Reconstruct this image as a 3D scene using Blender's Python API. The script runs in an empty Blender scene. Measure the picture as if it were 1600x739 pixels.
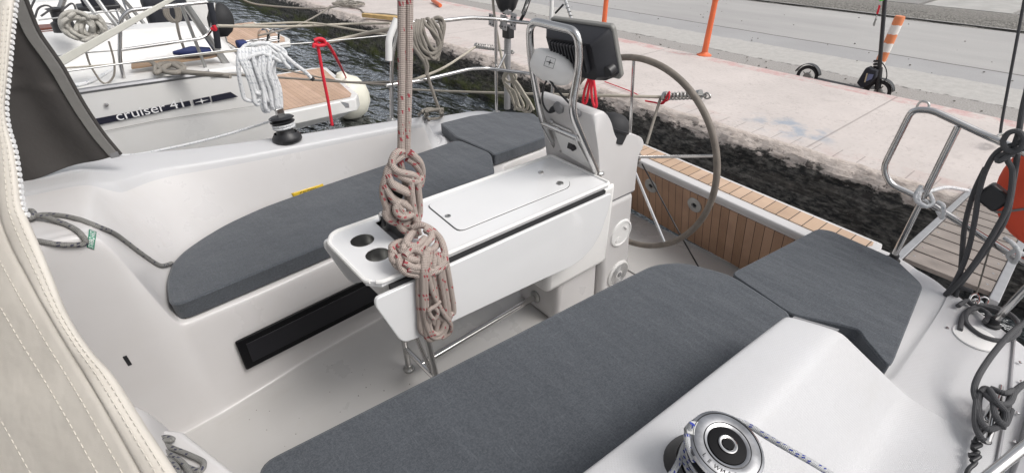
import bpy, bmesh, math, random
from mathutils import Vector, Matrix, noise as mnoise
random.seed(7)
R = math.radians
scene = bpy.context.scene
C = scene.collection
# ------------------------------------------------------------------ camera, sky, sun
F = 765.0; PITCH = math.atan(503/765.0); YAW = R(50.7); H = 1.75
cam_d = bpy.data.cameras.new('camera'); cam = bpy.data.objects.new('camera', cam_d); C.objects.link(cam)
cam_d.sensor_width = 36; cam_d.lens = 36*F/1600; cam_d.clip_start = 0.02; cam_d.clip_end = 3000
cam.location = (0, 0, H)
FW = Vector((math.cos(YAW)*math.cos(PITCH), math.sin(YAW)*math.cos(PITCH), -math.sin(PITCH)))
RT = Vector((math.sin(YAW), -math.cos(YAW), 0)); UP = RT.cross(FW)
cam.rotation_euler = FW.to_track_quat('-Z', 'Y').to_euler()
scene.camera = cam
SUN_EL, SUN_AZ = R(52), R(-58)         # azimuth of the sun measured from +X towards +Y
w = bpy.data.worlds.new('World'); scene.world = w; w.use_nodes = True
nt = w.node_tree; bg = nt.nodes['Background']
sky = nt.nodes.new('ShaderNodeTexSky'); sky.sky_type = 'NISHITA'; sky.sun_disc = False
sky.sun_elevation = SUN_EL; sky.sun_rotation = R(90)-SUN_AZ
sky.air_density = 1.0; sky.dust_density = 4.0
hs = nt.nodes.new('ShaderNodeHueSaturation'); hs.inputs['Saturation'].default_value = 0.22
nt.links.new(sky.outputs[0], hs.inputs['Color']); nt.links.new(hs.outputs[0], bg.inputs[0])
bg.inputs[1].default_value = 0.15
sd = bpy.data.lights.new('sun', 'SUN'); sun = bpy.data.objects.new('sun', sd); C.objects.link(sun)
sd.energy = 1.3; sd.angle = R(26); sd.color = (1.0, 0.96, 0.92)
sdir = Vector((math.cos(SUN_EL)*math.cos(SUN_AZ), math.cos(SUN_EL)*math.sin(SUN_AZ), math.sin(SUN_EL)))
sun.rotation_euler = sdir.to_track_quat('Z', 'Y').to_euler(); sun.location = (0, 0, 20)
scene.view_settings.view_transform = 'Standard'; scene.view_settings.look = 'None'
scene.view_settings.exposure = 0.20; scene.view_settings.gamma = 1
scene.render.resolution_x = 1024; scene.render.resolution_y = 472

# ------------------------------------------------------------------ helpers
def at(px, py, X=None, Y=None, Z=None, D=None, plane=None):
    a = px-800; b = -(py-369.5)
    r = FW*F + RT*a + UP*b
    o = Vector((0, 0, H))
    if X is not None: t = X/r.x
    elif Y is not None: t = Y/r.y
    elif Z is not None: t = (Z-H)/r.z
    elif D is not None: t = D/F
    else: t = (plane[0]-o).dot(plane[1])/r.dot(plane[1])
    return o + r*t
V = Vector

class MB:
    def __init__(s): s.v = []; s.f = []; s.uv = []; s.mi = []; s.hasuv = False
    def add(s, vs, fs, uvs=None, mi=0):
        n = len(s.v); s.v += [V(p) for p in vs]
        for i, f in enumerate(fs):
            s.f.append([n+k for k in f]); s.uv.append(uvs[i] if uvs else None); s.mi.append(mi)
        if uvs: s.hasuv = True
        return s
    def box(s, c, d, rot=None, mi=0):
        c = V(c); M = rot if rot is not None else Matrix.Identity(3)
        vs = [c + M @ V((x*d[0]/2, y*d[1]/2, z*d[2]/2)) for x in (-1, 1) for y in (-1, 1) for z in (-1, 1)]
        return s.add(vs, [(0,1,3,2),(4,6,7,5),(0,4,5,1),(2,3,7,6),(0,2,6,4),(1,5,7,3)], mi=mi)
    def tube(s, pts, r, seg=8, closed=False, cap=True):
        pts = [V(p) for p in pts]; n = len(pts)
        if n < 2: return s
        def tan(i):
            if closed: t = pts[(i+1) % n]-pts[i-1]
            else: t = pts[min(i+1, n-1)]-pts[max(i-1, 0)]
            return t.normalized() if t.length > 1e-9 else V((0,0,1))
        t0 = tan(0); a = V((0,0,1)) if abs(t0.z) < .9 else V((1,0,0))
        nn = t0.cross(a).normalized(); vs = []; L = [0]
        rr = r if callable(r) else (lambda u: r)
        for i in range(n):
            t = tan(i); nn = (nn - t*nn.dot(t)); nn = nn.normalized() if nn.length > 1e-9 else t.orthogonal().normalized()
            bn = t.cross(nn); q = rr(i/(n-1))
            for k in range(seg):
                an = 2*math.pi*k/seg; vs.append(pts[i]+nn*math.cos(an)*q+bn*math.sin(an)*q)
            if i: L.append(L[-1]+(pts[i]-pts[i-1]).length)
        fs = []; uvs = []; m = n if closed else n-1; r0 = rr(.5)
        for i in range(m):
            j = (i+1) % n; l0 = L[i]/(2*r0); l1 = (L[j] if j else L[i]+(pts[0]-pts[i]).length)/(2*r0)
            for k in range(seg):
                k2 = (k+1) % seg
                fs.append((i*seg+k, i*seg+k2, j*seg+k2, j*seg+k))
                uvs.append(((k/seg, l0), ((k+1)/seg, l0), ((k+1)/seg, l1), (k/seg, l1)))
        if cap and not closed:
            fs.append(tuple(range(seg-1, -1, -1))); uvs.append(tuple((0, 0) for _ in range(seg)))
            fs.append(tuple((n-1)*seg+k for k in range(seg))); uvs.append(tuple((0, 0) for _ in range(seg)))
        return s.add(vs, fs, uvs)
    def lathe(s, prof, c, axis=(0,0,1), seg=32, mi=0, cap=True):
        # prof: (radius, height) pairs
        ax = V(axis).normalized(); u = ax.orthogonal().normalized(); w_ = ax.cross(u); c = V(c); vs = []
        for (r, h) in prof:
            for k in range(seg):
                an = 2*math.pi*k/seg; vs.append(c+ax*h+u*math.cos(an)*r+w_*math.sin(an)*r)
        fs = []; n = len(prof)
        for i in range(n-1):
            for k in range(seg):
                k2 = (k+1) % seg; fs.append((i*seg+k, i*seg+k2, (i+1)*seg+k2, (i+1)*seg+k))
        if cap:
            fs.append(tuple(range(seg-1, -1, -1))); fs.append(tuple((n-1)*seg+k for k in range(seg)))
        return s.add(vs, fs, mi=mi)
    def prism(s, poly, d, mi=0):
        poly = [V(p) for p in poly]; d = V(d); n = len(poly)
        vs = poly+[p+d for p in poly]
        fs = [tuple(range(n-1, -1, -1)), tuple(range(n, 2*n))]+[(i, (i+1) % n, n+(i+1) % n, n+i) for i in range(n)]
        return s.add(vs, fs, mi=mi)
    def grid(s, rows, mi=0, closed=False, uv=False):
        n = len(rows[0]); vs = [p for r in rows for p in r]; fs = []; uvs = []
        for i in range(len(rows)-1):
            for k in range(n if closed else n-1):
                k2 = (k+1) % n; fs.append((i*n+k, i*n+k2, (i+1)*n+k2, (i+1)*n+k))
                uvs.append(((k, i), (k+1, i), (k+1, i+1), (k, i+1)))
        return s.add(vs, fs, uvs if uv else None, mi)
    def build(s, name, mats, parent=None, bevel=0, seg=3, smooth=True, subsurf=0, solid=0, angle=35):
        me = bpy.data.meshes.new(name); me.from_pydata([tuple(p) for p in s.v], [], s.f)
        if not isinstance(mats, (list, tuple)): mats = [mats]
        for m in mats: me.materials.append(m)
        for i, p in enumerate(me.polygons): p.material_index = s.mi[i]
        if s.hasuv:
            ul = me.uv_layers.new(name='UVMap')
            for i, p in enumerate(me.polygons):
                if s.uv[i]:
                    for k, li in enumerate(p.loop_indices): ul.data[li].uv = s.uv[i][k]
        bm = bmesh.new(); bm.from_mesh(me); bmesh.ops.recalc_face_normals(bm, faces=bm.faces); bm.to_mesh(me); bm.free()
        o = bpy.data.objects.new(name, me); C.objects.link(o)
        if parent is not None: setp(o, parent)
        if solid:
            md = o.modifiers.new('s', 'SOLIDIFY'); md.thickness = solid; md.offset = 0
        if bevel:
            md = o.modifiers.new('b', 'BEVEL'); md.width = bevel; md.segments = seg; md.limit_method = 'ANGLE'; md.angle_limit = R(30)
        if subsurf:
            md = o.modifiers.new('u', 'SUBSURF'); md.levels = subsurf; md.render_levels = subsurf
        if smooth:
            for p in me.polygons: p.use_smooth = True
            if not subsurf:
                try: me.set_sharp_from_angle(angle=R(angle))
                except Exception: pass
        return o
def world_of(p):
    L = Matrix.LocRotScale(p.location, p.rotation_euler, p.scale)
    return L if p.parent is None else world_of(p.parent) @ p.matrix_parent_inverse @ L
def setp(o, parent):
    o.parent = parent; o.matrix_parent_inverse = world_of(parent).inverted()
def tag(o, label=None, cat=None, group=None, kind=None):
    if label: o['label'] = label
    if cat: o['category'] = cat
    if group: o['group'] = group
    if kind: o['kind'] = kind
    return o
def thing(name, label, cat, loc, group=None):
    o = bpy.data.objects.new(name, None); C.objects.link(o); o.location = loc; o.empty_display_size = .1
    return tag(o, label, cat, group)
def smooth_path(pts, n=8, closed=False):
    pts = [V(p) for p in pts]; out = []; m = len(pts)
    rng = range(m) if closed else range(m-1)
    for i in rng:
        if closed: p0, p1, p2, p3 = pts[i-1], pts[i], pts[(i+1) % m], pts[(i+2) % m]
        else: p0, p1, p2, p3 = pts[max(i-1, 0)], pts[i], pts[i+1], pts[min(i+2, m-1)]
        for k in range(n):
            t = k/n
            out.append(.5*((2*p1)+(-p0+p2)*t+(2*p0-5*p1+4*p2-p3)*t*t+(-p0+3*p1-3*p2+p3)*t*t*t))
    if not closed: out.append(pts[-1])
    return out
def fillet(pts, rad, n=6):
    pts = [V(p) for p in pts]; out = [pts[0]]
    for i in range(1, len(pts)-1):
        a, b, c = pts[i-1], pts[i], pts[i+1]
        r = min(rad, (a-b).length*.45, (c-b).length*.45)
        p = b+(a-b).normalized()*r; q = b+(c-b).normalized()*r
        for k in range(n+1):
            t = k/n; out.append((1-t)**2*p+2*t*(1-t)*b+t*t*q)
    out.append(pts[-1]); return out
def lerp(a, b, t): return a+(b-a)*t
def text_mesh(name, body, size, M, m, parent, thick=0.0008, sx=1.0, bold=0.0, spacing=1.0):
    cu = bpy.data.curves.new(name, 'FONT'); cu.body = body; cu.size = size; cu.extrude = thick; cu.offset = bold; cu.space_character = spacing
    to = bpy.data.objects.new(name+'_src', cu); C.objects.link(to)
    dg = bpy.context.evaluated_depsgraph_get(); me = bpy.data.meshes.new_from_object(to.evaluated_get(dg))
    bpy.data.objects.remove(to); bpy.data.curves.remove(cu)
    me.transform(M @ Matrix.Diagonal((sx, 1, 1, 1))); me.materials.clear(); me.materials.append(m)
    o = bpy.data.objects.new(name, me); C.objects.link(o); setp(o, parent); return o
def frame_at(o, x, z):   # matrix with columns x, y=z cross x, z at o
    x = V(x).normalized(); z = V(z); z = (z-x*z.dot(x)).normalized(); y = z.cross(x)
    return Matrix(((x.x, y.x, z.x, o[0]), (x.y, y.y, z.y, o[1]), (x.z, y.z, z.z, o[2]), (0, 0, 0, 1)))

# ------------------------------------------------------------------ materials
class NB:
    def __init__(s, m): s.nt = m.node_tree
    def n(s, t, **k):
        nd = s.nt.nodes.new('ShaderNode'+t)
        for a, b in k.items(): setattr(nd, a, b)
        return nd
    def l(s, a, b): s.nt.links.new(a, b)
    def math(s, op, a, b=None, c=None):
        nd = s.n('Math', operation=op)
        for i, x in enumerate((a, b, c)):
            if x is None: continue
            if isinstance(x, (int, float)): nd.inputs[i].default_value = x
            else: s.l(x, nd.inputs[i])
        return nd.outputs[0]
    def noise(s, scale, detail=3, vec=None, rough=.5, stretch=None):
        nd = s.n('TexNoise'); nd.inputs['Scale'].default_value = scale; nd.inputs['Detail'].default_value = detail; nd.inputs['Roughness'].default_value = rough
        if vec is None: vec = s.n('TexCoord').outputs['Object']
        if stretch:
            mp = s.n('Mapping'); mp.inputs['Scale'].default_value = stretch; s.l(vec, mp.inputs[0]); vec = mp.outputs[0]
        s.l(vec, nd.inputs['Vector']); return nd.outputs[0]
    def ramp(s, fac, a, b, ca=(0,0,0,1), cb=(1,1,1,1)):
        nd = s.n('ValToRGB'); e = nd.color_ramp.elements; e[0].position = a; e[1].position = b; e[0].color = ca; e[1].color = cb
        s.l(fac, nd.inputs[0]); return nd.outputs[0]
    def mix(s, fac, a, b):
        nd = s.n('Mix', data_type='RGBA')
        for i, x in ((0, fac), (6, a), (7, b)):
            if isinstance(x, (int, float)): nd.inputs[i].default_value = x
            elif isinstance(x, tuple): nd.inputs[i].default_value = (*x[:3], 1)
            else: s.l(x, nd.inputs[i])
        return nd.outputs[2]
    def bump(s, h, strength=.3, dist=.01, prev=None):
        nd = s.n('Bump'); nd.inputs['Strength'].default_value = strength; nd.inputs['Distance'].default_value = dist
        s.l(h, nd.inputs['Height'])
        if prev: s.l(prev, nd.inputs['Normal'])
        return nd.outputs[0]
def mat(name, col, rough=.5, metal=0, var=0, vscale=4, bump=0, bscale=60, bdist=.002, coat=0, rvar=0):
    m = bpy.data.materials.new(name); m.use_nodes = True; b = m.node_tree.nodes['Principled BSDF']
    b.inputs['Base Color'].default_value = (*col, 1); b.inputs['Roughness'].default_value = rough; b.inputs['Metallic'].default_value = metal
    b.inputs['Coat Weight'].default_value = coat
    k = NB(m)
    if var:
        f = k.ramp(k.noise(vscale, 5), .3, .7)
        c2 = tuple(x*(1-var) for x in col)
        k.l(k.mix(f, col, c2), b.inputs['Base Color'])
    if rvar:
        k.l(k.math('ADD', k.math('MULTIPLY', k.noise(vscale*2, 4), rvar), rough-rvar/2), b.inputs['Roughness'])
    if bump: k.l(k.bump(k.noise(bscale, 4), bump, bdist), b.inputs['Normal'])
    return m
def P(m): return m.node_tree.nodes['Principled BSDF']

M = {}
M['steel'] = mat('stainless_steel', (.62, .61, .60), .16, 1, var=.12, vscale=9, rvar=.12)
M['steel_dull'] = mat('brushed_steel', (.5, .5, .49), .38, 1, var=.2, vscale=14)
M['chrome'] = mat('chrome', (.55, .55, .56), .04, 1, var=.6, vscale=22)  # dark patches in the colour stand in for dark reflections
M['matt_black'] = mat('matt_black', (.006, .006, .007), .6); P(M['matt_black']).inputs['Specular IOR Level'].default_value = .15
M['alu'] = mat('grey_aluminium', (.42, .42, .43), .4, .7, var=.15, vscale=12)
M['black'] = mat('black_plastic', (.018, .018, .02), .42, bump=.15, bscale=300, bdist=.0005)
M['blackgloss'] = mat('black_acrylic', (.004, .004, .005), .3); P(M['blackgloss']).inputs['Specular IOR Level'].default_value = .2
M['rubber'] = mat('black_rubber', (.02, .02, .022), .7, var=.3, vscale=20)
M['grey_plastic'] = mat('grey_plastic', (.20, .20, .205), .5)
M['bezel'] = mat('warm_grey_plastic', (.23, .225, .21), .5)
M['plastic_white'] = mat('white_plastic', (.80, .79, .77), .4, var=.04)
M['wheel_leather'] = mat('worn_brown_leather', (.215, .185, .155), .62, var=.35, vscale=18, bump=.5, bscale=180, bdist=.002)
M['red_rope'] = mat('red_rope', (.62, .015, .035), .6, bump=.6, bscale=500, bdist=.001)
M['orange'] = mat('orange_plastic', (.80, .17, .06), .45, var=.15, vscale=7)
M['yellow'] = mat('yellow_sticker', (.62, .42, .03), .4)
M['green'] = mat('green_sticker', (.03, .25, .15), .45)
M['navy'] = mat('navy_vinyl', (.018, .019, .034), .35)
M['white_ink'] = mat('white_vinyl', (.8, .8, .8), .4)
M['black_ink'] = mat('black_vinyl', (.02, .02, .02), .5)
M['pink'] = mat('pink_sticker', (.7, .02, .22), .4)
M['orange_ink'] = mat('orange_sticker', (.75, .16, .02), .4)
M['fender_white'] = mat('cream_fender', (.70, .68, .58), .42, var=.1, vscale=5)
M['life_red'] = mat('red_foam_cover', (.74, .085, .035), .6, var=.12, vscale=9, bump=.2, bscale=120)
M['blue_cloth'] = mat('blue_canvas', (.03, .045, .16), .8, var=.3, vscale=12)
M['navy_cloth'] = mat('dark_canvas', (.02, .022, .03), .85, var=.3, vscale=12)
M['teakdull'] = mat('worn_teak', (.36, .24, .15), .6, var=.25, vscale=8)
M['mahogany'] = mat('mahogany_board', (.20, .07, .05), .45, var=.3, vscale=8)
M['yellow_wood'] = mat('yellow_timber', (.62, .42, .18), .7, var=.3, vscale=9)
M['strap'] = mat('cream_strap', (.62, .61, .55), .7, var=.1, vscale=15, bump=.2, bscale=200)
M['green_plastic'] = mat('green_plastic', (.08, .6, .05), .4)
M['galv'] = mat('galvanised_spring', (.45, .44, .42), .4, .8, var=.3, vscale=40)
M['rust'] = mat('rusty_iron', (.16, .07, .03), .8, .3, var=.4, vscale=30)
M['dirt'] = mat('dark_dirt_speck', (.06, .05, .04), .9)
M['stitch'] = mat('pale_thread', (.56, .53, .47), .8)

def gelcoat(name, nonskid=False, col=(.80, .79, .775)):
    m = mat(name, col, .30 if not nonskid else .5); b = P(m); k = NB(m)
    tc = k.n('TexCoord').outputs['Object']
    big = k.ramp(k.noise(2.2, 6, tc, .6), .35, .75)
    col2 = tuple(x*y for x, y in zip(col, (.90, .885, .86)))
    c = k.mix(k.math('MULTIPLY', big, .55), col, col2)
    st_ = k.ramp(k.noise(1, 6, tc, .7, (3.5, 9, 2.2)), .56, .78); c = k.mix(k.math('MULTIPLY', st_, .35), c, tuple(x*y for x, y in zip(col, (.86, .835, .79))))
    sc_ = k.math('MULTIPLY', k.ramp(k.noise(1, 3, tc, .6, (16, 90, 40)), .70, .74), k.ramp(k.noise(4, 2, tc), .5, .6)); c = k.mix(k.math('MULTIPLY', sc_, .22), c, (.30, .28, .25))
    k.l(c, b.inputs['Base Color']); k.l(k.math('ADD', k.math('MULTIPLY', big, .18), .26 if not nonskid else .45), b.inputs['Roughness'])
    b.inputs['Coat Weight'].default_value = .15
    if nonskid:
        sx = k.n('SeparateXYZ'); k.l(tc, sx.inputs[0])
        d1 = k.math('SINE', k.math('MULTIPLY', k.math('ADD', sx.outputs[0], sx.outputs[1]), 700))
        d2 = k.math('SINE', k.math('MULTIPLY', k.math('SUBTRACT', sx.outputs[0], sx.outputs[1]), 700))
        k.l(k.bump(k.math('MAXIMUM', d1, d2), .2, .0010), b.inputs['Normal'])
    else:
        k.l(k.bump(k.noise(5, 2, tc), .06, .02), b.inputs['Normal'])
    return m
M['gel'] = gelcoat('white_gelcoat', False, (.62, .605, .60)); M['nonskid'] = gelcoat('white_gelcoat_nonskid', True, (.54, .54, .55))
M['floor_gel'] = gelcoat('grey_white_floor_gelcoat', False, (.50, .49, .478))
M['gel_grey'] = gelcoat('neighbour_grey_gelcoat', False, (.74, .735, .72))
M['gel_far'] = gelcoat('neighbour_white_gelcoat', False, (.72, .715, .70))
M['table'] = mat('table_laminate', (.74, .74, .74), .07, var=.03, vscale=6, coat=.4)

def cushion_mat():
    m = mat('charcoal_blue_fabric', (.09, .1, .115), .92); b = P(m); k = NB(m)
    tc = k.n('TexCoord').outputs['Object']
    a1 = k.noise(1, 3, tc, .6, (420, 150, 420)); a2 = k.noise(1, 3, tc, .6, (150, 420, 420))
    sl = k.ramp(k.noise(1, 2, tc, .5, (230, 14, 200)), .62, .72)
    sl2 = k.ramp(k.noise(1, 2, tc, .5, (14, 230, 200)), .64, .74)
    big = k.ramp(k.noise(3, 5, tc), .3, .7)
    c = k.mix(big, (.056, .062, .071), (.048, .053, .061))
    wv = k.math('MULTIPLY', k.math('ADD', a1, a2), .5)
    c = k.mix(k.ramp(wv, .40, .60), k.mix(.5, c, (.03, .036, .046)), k.mix(.28, c, (.15, .168, .192)))
    c = k.mix(k.math('MULTIPLY', k.math('MAXIMUM', sl, sl2), .16), c, (.22, .24, .26))
    k.l(c, b.inputs['Base Color'])
    k.l(k.bump(k.math('ADD', k.noise(5, 3, tc), k.noise(1, 3, tc, .5, (9, 2.2, 4))), .55, .022, k.bump(wv, .5, .0012)), b.inputs['Normal'])
    b.inputs['Sheen Weight'].default_value = .25; b.inputs['Sheen Roughness'].default_value = .5
    return m
M['cushion'] = cushion_mat()

def teak(name, axis, pitch, col=(.42, .25, .14), col2=(.30, .17, .09), gap=.07):
    m = mat(name, col, .62); b = P(m); k = NB(m); tc = k.n('TexCoord').outputs['Object']
    sx = k.n('SeparateXYZ'); k.l(tc, sx.inputs[0])
    q = k.math('DIVIDE', sx.outputs[axis], pitch); fl = k.math('FLOOR', q); fr = k.math('FRACT', q)
    wn = k.n('TexWhiteNoise', noise_dimensions='1D'); k.l(fl, wn.inputs['W'])
    st = [14, 14, 14]; st[axis] = 160; st = [14, 160, 14] if axis == 1 else st
    gr = k.noise(1, 5, tc, .6, tuple(st))
    c = k.mix(gr, col, col2)
    c = k.mix(k.math('MULTIPLY', wn.outputs[0], .65), c, (col[0]*1.25, col[1]*1.3, col[2]*1.4))
    bl = k.ramp(k.noise(7, 4, tc), .45, .75); c = k.mix(k.math('MULTIPLY', bl, .35), c, (col2[0]*.7, col2[1]*.7, col2[2]*.8))
    ln = k.math('LESS_THAN', fr, gap)
    k.l(k.mix(ln, c, (.012, .011, .010)), b.inputs['Base Color'])
    k.l(k.bump(k.math('SUBTRACT', gr, ln), .4, .0015), b.inputs['Normal'])
    return m
M['teak_face'] = teak('teak_slats', 1, .052, (.44, .27, .17), (.29, .165, .10), .055)
M['teak_top'] = teak('teak_top_planks', 1, .068, (.52, .365, .25), (.41, .275, .18), .06)
M['teak_plat'] = teak('neighbour_teak', 0, .05, (.50, .34, .24), (.42, .28, .19), .03)

def rope_mat(name, base, fleck=None, density=.8, nu=5.0, kv=.7, dark=.55):
    m = mat(name, base, .85); b = P(m); k = NB(m); uv = k.n('TexCoord').outputs['UV']
    sx = k.n('SeparateXYZ'); k.l(uv, sx.inputs[0]); u, v = sx.outputs[0], sx.outputs[1]
    a = k.math('MULTIPLY', k.math('ADD', k.math('MULTIPLY', u, 7), k.math('MULTIPLY', v, 2.2)), 6.28318)
    c_ = k.math('MULTIPLY', k.math('SUBTRACT', k.math('MULTIPLY', u, 7), k.math('MULTIPLY', v, 2.2)), 6.28318)
    br = k.math('MULTIPLY', k.math('SINE', a), k.math('SINE', c_))
    brn = k.math('ADD', k.math('MULTIPLY', br, .5), .5)
    c = k.mix(brn, tuple(x*dark for x in base), base)
    dn = k.ramp(k.noise(30, 3), .4, .7); c = k.mix(k.math('MULTIPLY', dn, .3), c, tuple(x*.7 for x in base))
    if fleck:
        uu = k.math('ADD', k.math('MULTIPLY', u, nu), k.math('MULTIPLY', v, kv)); vv = k.math('MULTIPLY', v, 1.1)
        cb = k.n('CombineXYZ'); k.l(k.math('FLOOR', uu), cb.inputs[0]); k.l(k.math('FLOOR', vv), cb.inputs[1])
        wn = k.n('TexWhiteNoise', noise_dimensions='2D'); k.l(cb.outputs[0], wn.inputs['Vector'])
        on = k.math('GREATER_THAN', wn.outputs[0], density)
        on = k.math('MULTIPLY', on, k.math('LESS_THAN', k.math('FRACT', uu), .62))
        on = k.math('MULTIPLY', on, k.math('LESS_THAN', k.math('FRACT', vv), .55))
        c = k.mix(on, c, fleck)
    k.l(c, b.inputs['Base Color']); k.l(k.bump(br, .6, .002), b.inputs['Normal'])
    return m
M['rope_red'] = rope_mat('beige_rope_red_flecks', (.50, .42, .375), (.34, .065, .075), .84, 6.0)
M['rope_blue'] = rope_mat('white_rope_blue_flecks', (.66, .67, .68), (.03, .05, .30), .62, 8, 1.0)
M['rope_white'] = rope_mat('white_rope', (.86, .87, .88), (.5, .52, .55), .7, dark=.75)
M['rope_grey'] = rope_mat('grey_rope_dark_flecks', (.30, .295, .28), (.05, .05, .08), .78)
M['rope_grey2'] = rope_mat('grey_brown_rope', (.34, .31, .27))
M['rope_dark'] = rope_mat('charcoal_rope', (.115, .115, .12))
M['rope_cream'] = rope_mat('cream_rope', (.60, .55, .46))

def canvas(name, col, scale=900):
    m = mat(name, col, .88); b = P(m); k = NB(m); tc = k.n('TexCoord').outputs['Object']
    a = k.noise(scale, 2, tc); bl = k.ramp(k.noise(5, 5, tc), .35, .75)
    c = k.mix(k.math('MULTIPLY', bl, .5), col, (col[0]*.84, col[1]*.82, col[2]*.80))
    k.l(k.mix(k.math('MULTIPLY', a, .18), c, tuple(x*.6 for x in col)), b.inputs['Base Color'])
    k.l(k.bump(k.noise(14, 3, tc), .25, .02, k.bump(a, .35, .0008)), b.inputs['Normal'])
    return m
M['canvas'] = canvas('cream_acrylic_canvas', (.61, .575, .52))
M['canvas_grey'] = canvas('dark_grey_canvas', (.065, .06, .057))
M['canvas_trim'] = canvas('grey_webbing', (.22, .215, .205))

def quay_top_mat():
    m = mat('quay_concrete', (.45, .41, .385), .88); b = P(m); k = NB(m); tc = k.n('TexCoord').outputs['Object']
    sx = k.n('SeparateXYZ'); k.l(tc, sx.inputs[0])
    n1 = k.ramp(k.noise(1.1, 8, tc, .62), .35, .7); n2 = k.noise(25, 4, tc)
    c = k.mix(n1, (.585, .53, .50), (.49, .445, .42))
    c = k.mix(k.math('MULTIPLY', k.ramp(n2, .55, .8), .3), c, (.24, .2, .18))
    ck = k.math('LESS_THAN', k.math('ABSOLUTE', k.math('SUBTRACT', k.noise(.9, 7, tc, .62), .5)), .0022); c = k.mix(k.math('MULTIPLY', ck, .28), c, (.15, .13, .12))
    oil = k.ramp(k.noise(2.3, 3, tc, .6), .66, .74); c = k.mix(k.math('MULTIPLY', oil, .22), c, (.25, .23, .21))
    # worn red paint along the outer curb, pale paint along the water side, a blue stain
    wob = k.math('ADD', sx.outputs[0], k.math('MULTIPLY', k.noise(3, 4, tc), .12))
    band = k.math('MULTIPLY', k.math('GREATER_THAN', wob, 6.80), k.ramp(k.noise(4, 6, tc, .7), .42, .58))
    c = k.mix(k.math('MULTIPLY', band, .45), c, (.50, .16, .16))
    band2 = k.math('MULTIPLY', k.math('LESS_THAN', wob, 4.95), k.ramp(k.noise(2.6, 6, tc, .7), .45, .7))
    c = k.mix(k.math('MULTIPLY', band2, .30), c, (.42, .22, .19))
    gd = k.n('TexGradient', gradient_type='SPHERICAL'); mp = k.n('Mapping'); p = at(1235, 200, Z=0)
    mp.inputs['Location'].default_value = (-p.x/.35, -p.y/.55, 0); mp.inputs['Scale'].default_value = (1/.35, 1/.55, 1)
    k.l(tc, mp.inputs[0]); k.l(mp.outputs[0], gd.inputs[0])
    blue = k.math('MULTIPLY', k.ramp(gd.outputs[1], .05, .5), k.ramp(k.noise(5, 5, tc), .45, .6))
    c = k.mix(k.math('MULTIPLY', blue, .5), c, (.15, .25, .36))
    # tooled lines near the water side
    ln = k.math('MULTIPLY', k.math('LESS_THAN', k.math('FRACT', k.math('MULTIPLY', sx.outputs[1], 5.5)), .05), k.math('LESS_THAN', sx.outputs[0], 4.85))
    ln = k.math('MAXIMUM', ln, k.math('LESS_THAN', k.math('FRACT', k.math('ADD', k.math('MULTIPLY', sx.outputs[1], .32), .52)), .006))
    c = k.mix(k.math('MULTIPLY', ln, .4), c, (.12, .10, .09))
    k.l(c, b.inputs['Base Color']); k.l(k.bump(k.math('SUBTRACT', n2, ln), .5, .01), b.inputs['Normal'])
    return m
M['quay_top'] = quay_top_mat()
def quay_wall_mat():
    m = mat('mussel_covered_wall', (.03, .03, .03), .8); b = P(m); k = NB(m); tc = k.n('TexCoord').outputs['Object']
    sx = k.n('SeparateXYZ'); k.l(tc, sx.inputs[0]); z = sx.outputs[2]
    n1 = k.noise(1, 8, tc, .68, (9, 5, 13)); n2 = k.noise(1, 6, tc, .66, (24, 13, 34)); n3 = k.noise(1, 6, tc, .65, (2.5, 1.6, 6))
    c = k.mix(k.ramp(n2, .42, .68), (.012, .012, .012), (.15, .14, .125))
    c = k.mix(k.ramp(n3, .55, .72), c, (.085, .075, .065))
    up = k.math('ADD', k.math('ADD', z, .5), k.math('MULTIPLY', k.math('SUBTRACT', n1, .5), .42))
    c = k.mix(k.math('MULTIPLY', k.ramp(up, .365, .395), 1.0), c, k.mix(k.ramp(n2, .35, .7), (.62, .55, .50), (.40, .34, .30)))
    bl_ = k.math('MULTIPLY', k.ramp(k.noise(1, 7, tc, .7, (7, 6, 9)), .56, .60), k.ramp(k.math('MULTIPLY', z, -1), .01, .06)); c = k.mix(k.math('MULTIPLY', bl_, .85), c, (.035, .03, .027))
    brn_ = k.ramp(k.noise(1, 6, tc, .75, (30, 22, 30)), .60, .68); c = k.mix(k.math('MULTIPLY', brn_, .55), c, (.30, .28, .25))
    stt = k.math('MULTIPLY', k.ramp(k.noise(1, 5, tc, .6, (1.2, .5, 17)), .50, .66), k.ramp(k.noise(1, 6, tc, .7, (14, 12, 16)), .42, .6)); c = k.mix(k.math('MULTIPLY', k.math('MULTIPLY', stt, k.ramp(k.math('MULTIPLY', z, -1), .14, .2)), .85), c, (.22, .205, .185))
    lo = k.math('MULTIPLY', k.ramp(k.math('MULTIPLY', z, -1), .22, .5), k.ramp(n3, .42, .6))
    gy = k.ramp(k.math('MULTIPLY', sx.outputs[1], .1), .3, .5)
    c = k.mix(k.math('MULTIPLY', k.math('MULTIPLY', lo, gy), .8), c, (.10, .12, .02))
    k.l(c, b.inputs['Base Color']); k.l(k.bump(k.math('ADD', n2, n1), .6, .03), b.inputs['Normal'])
    return m
M['quay_wall'] = quay_wall_mat()
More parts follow.
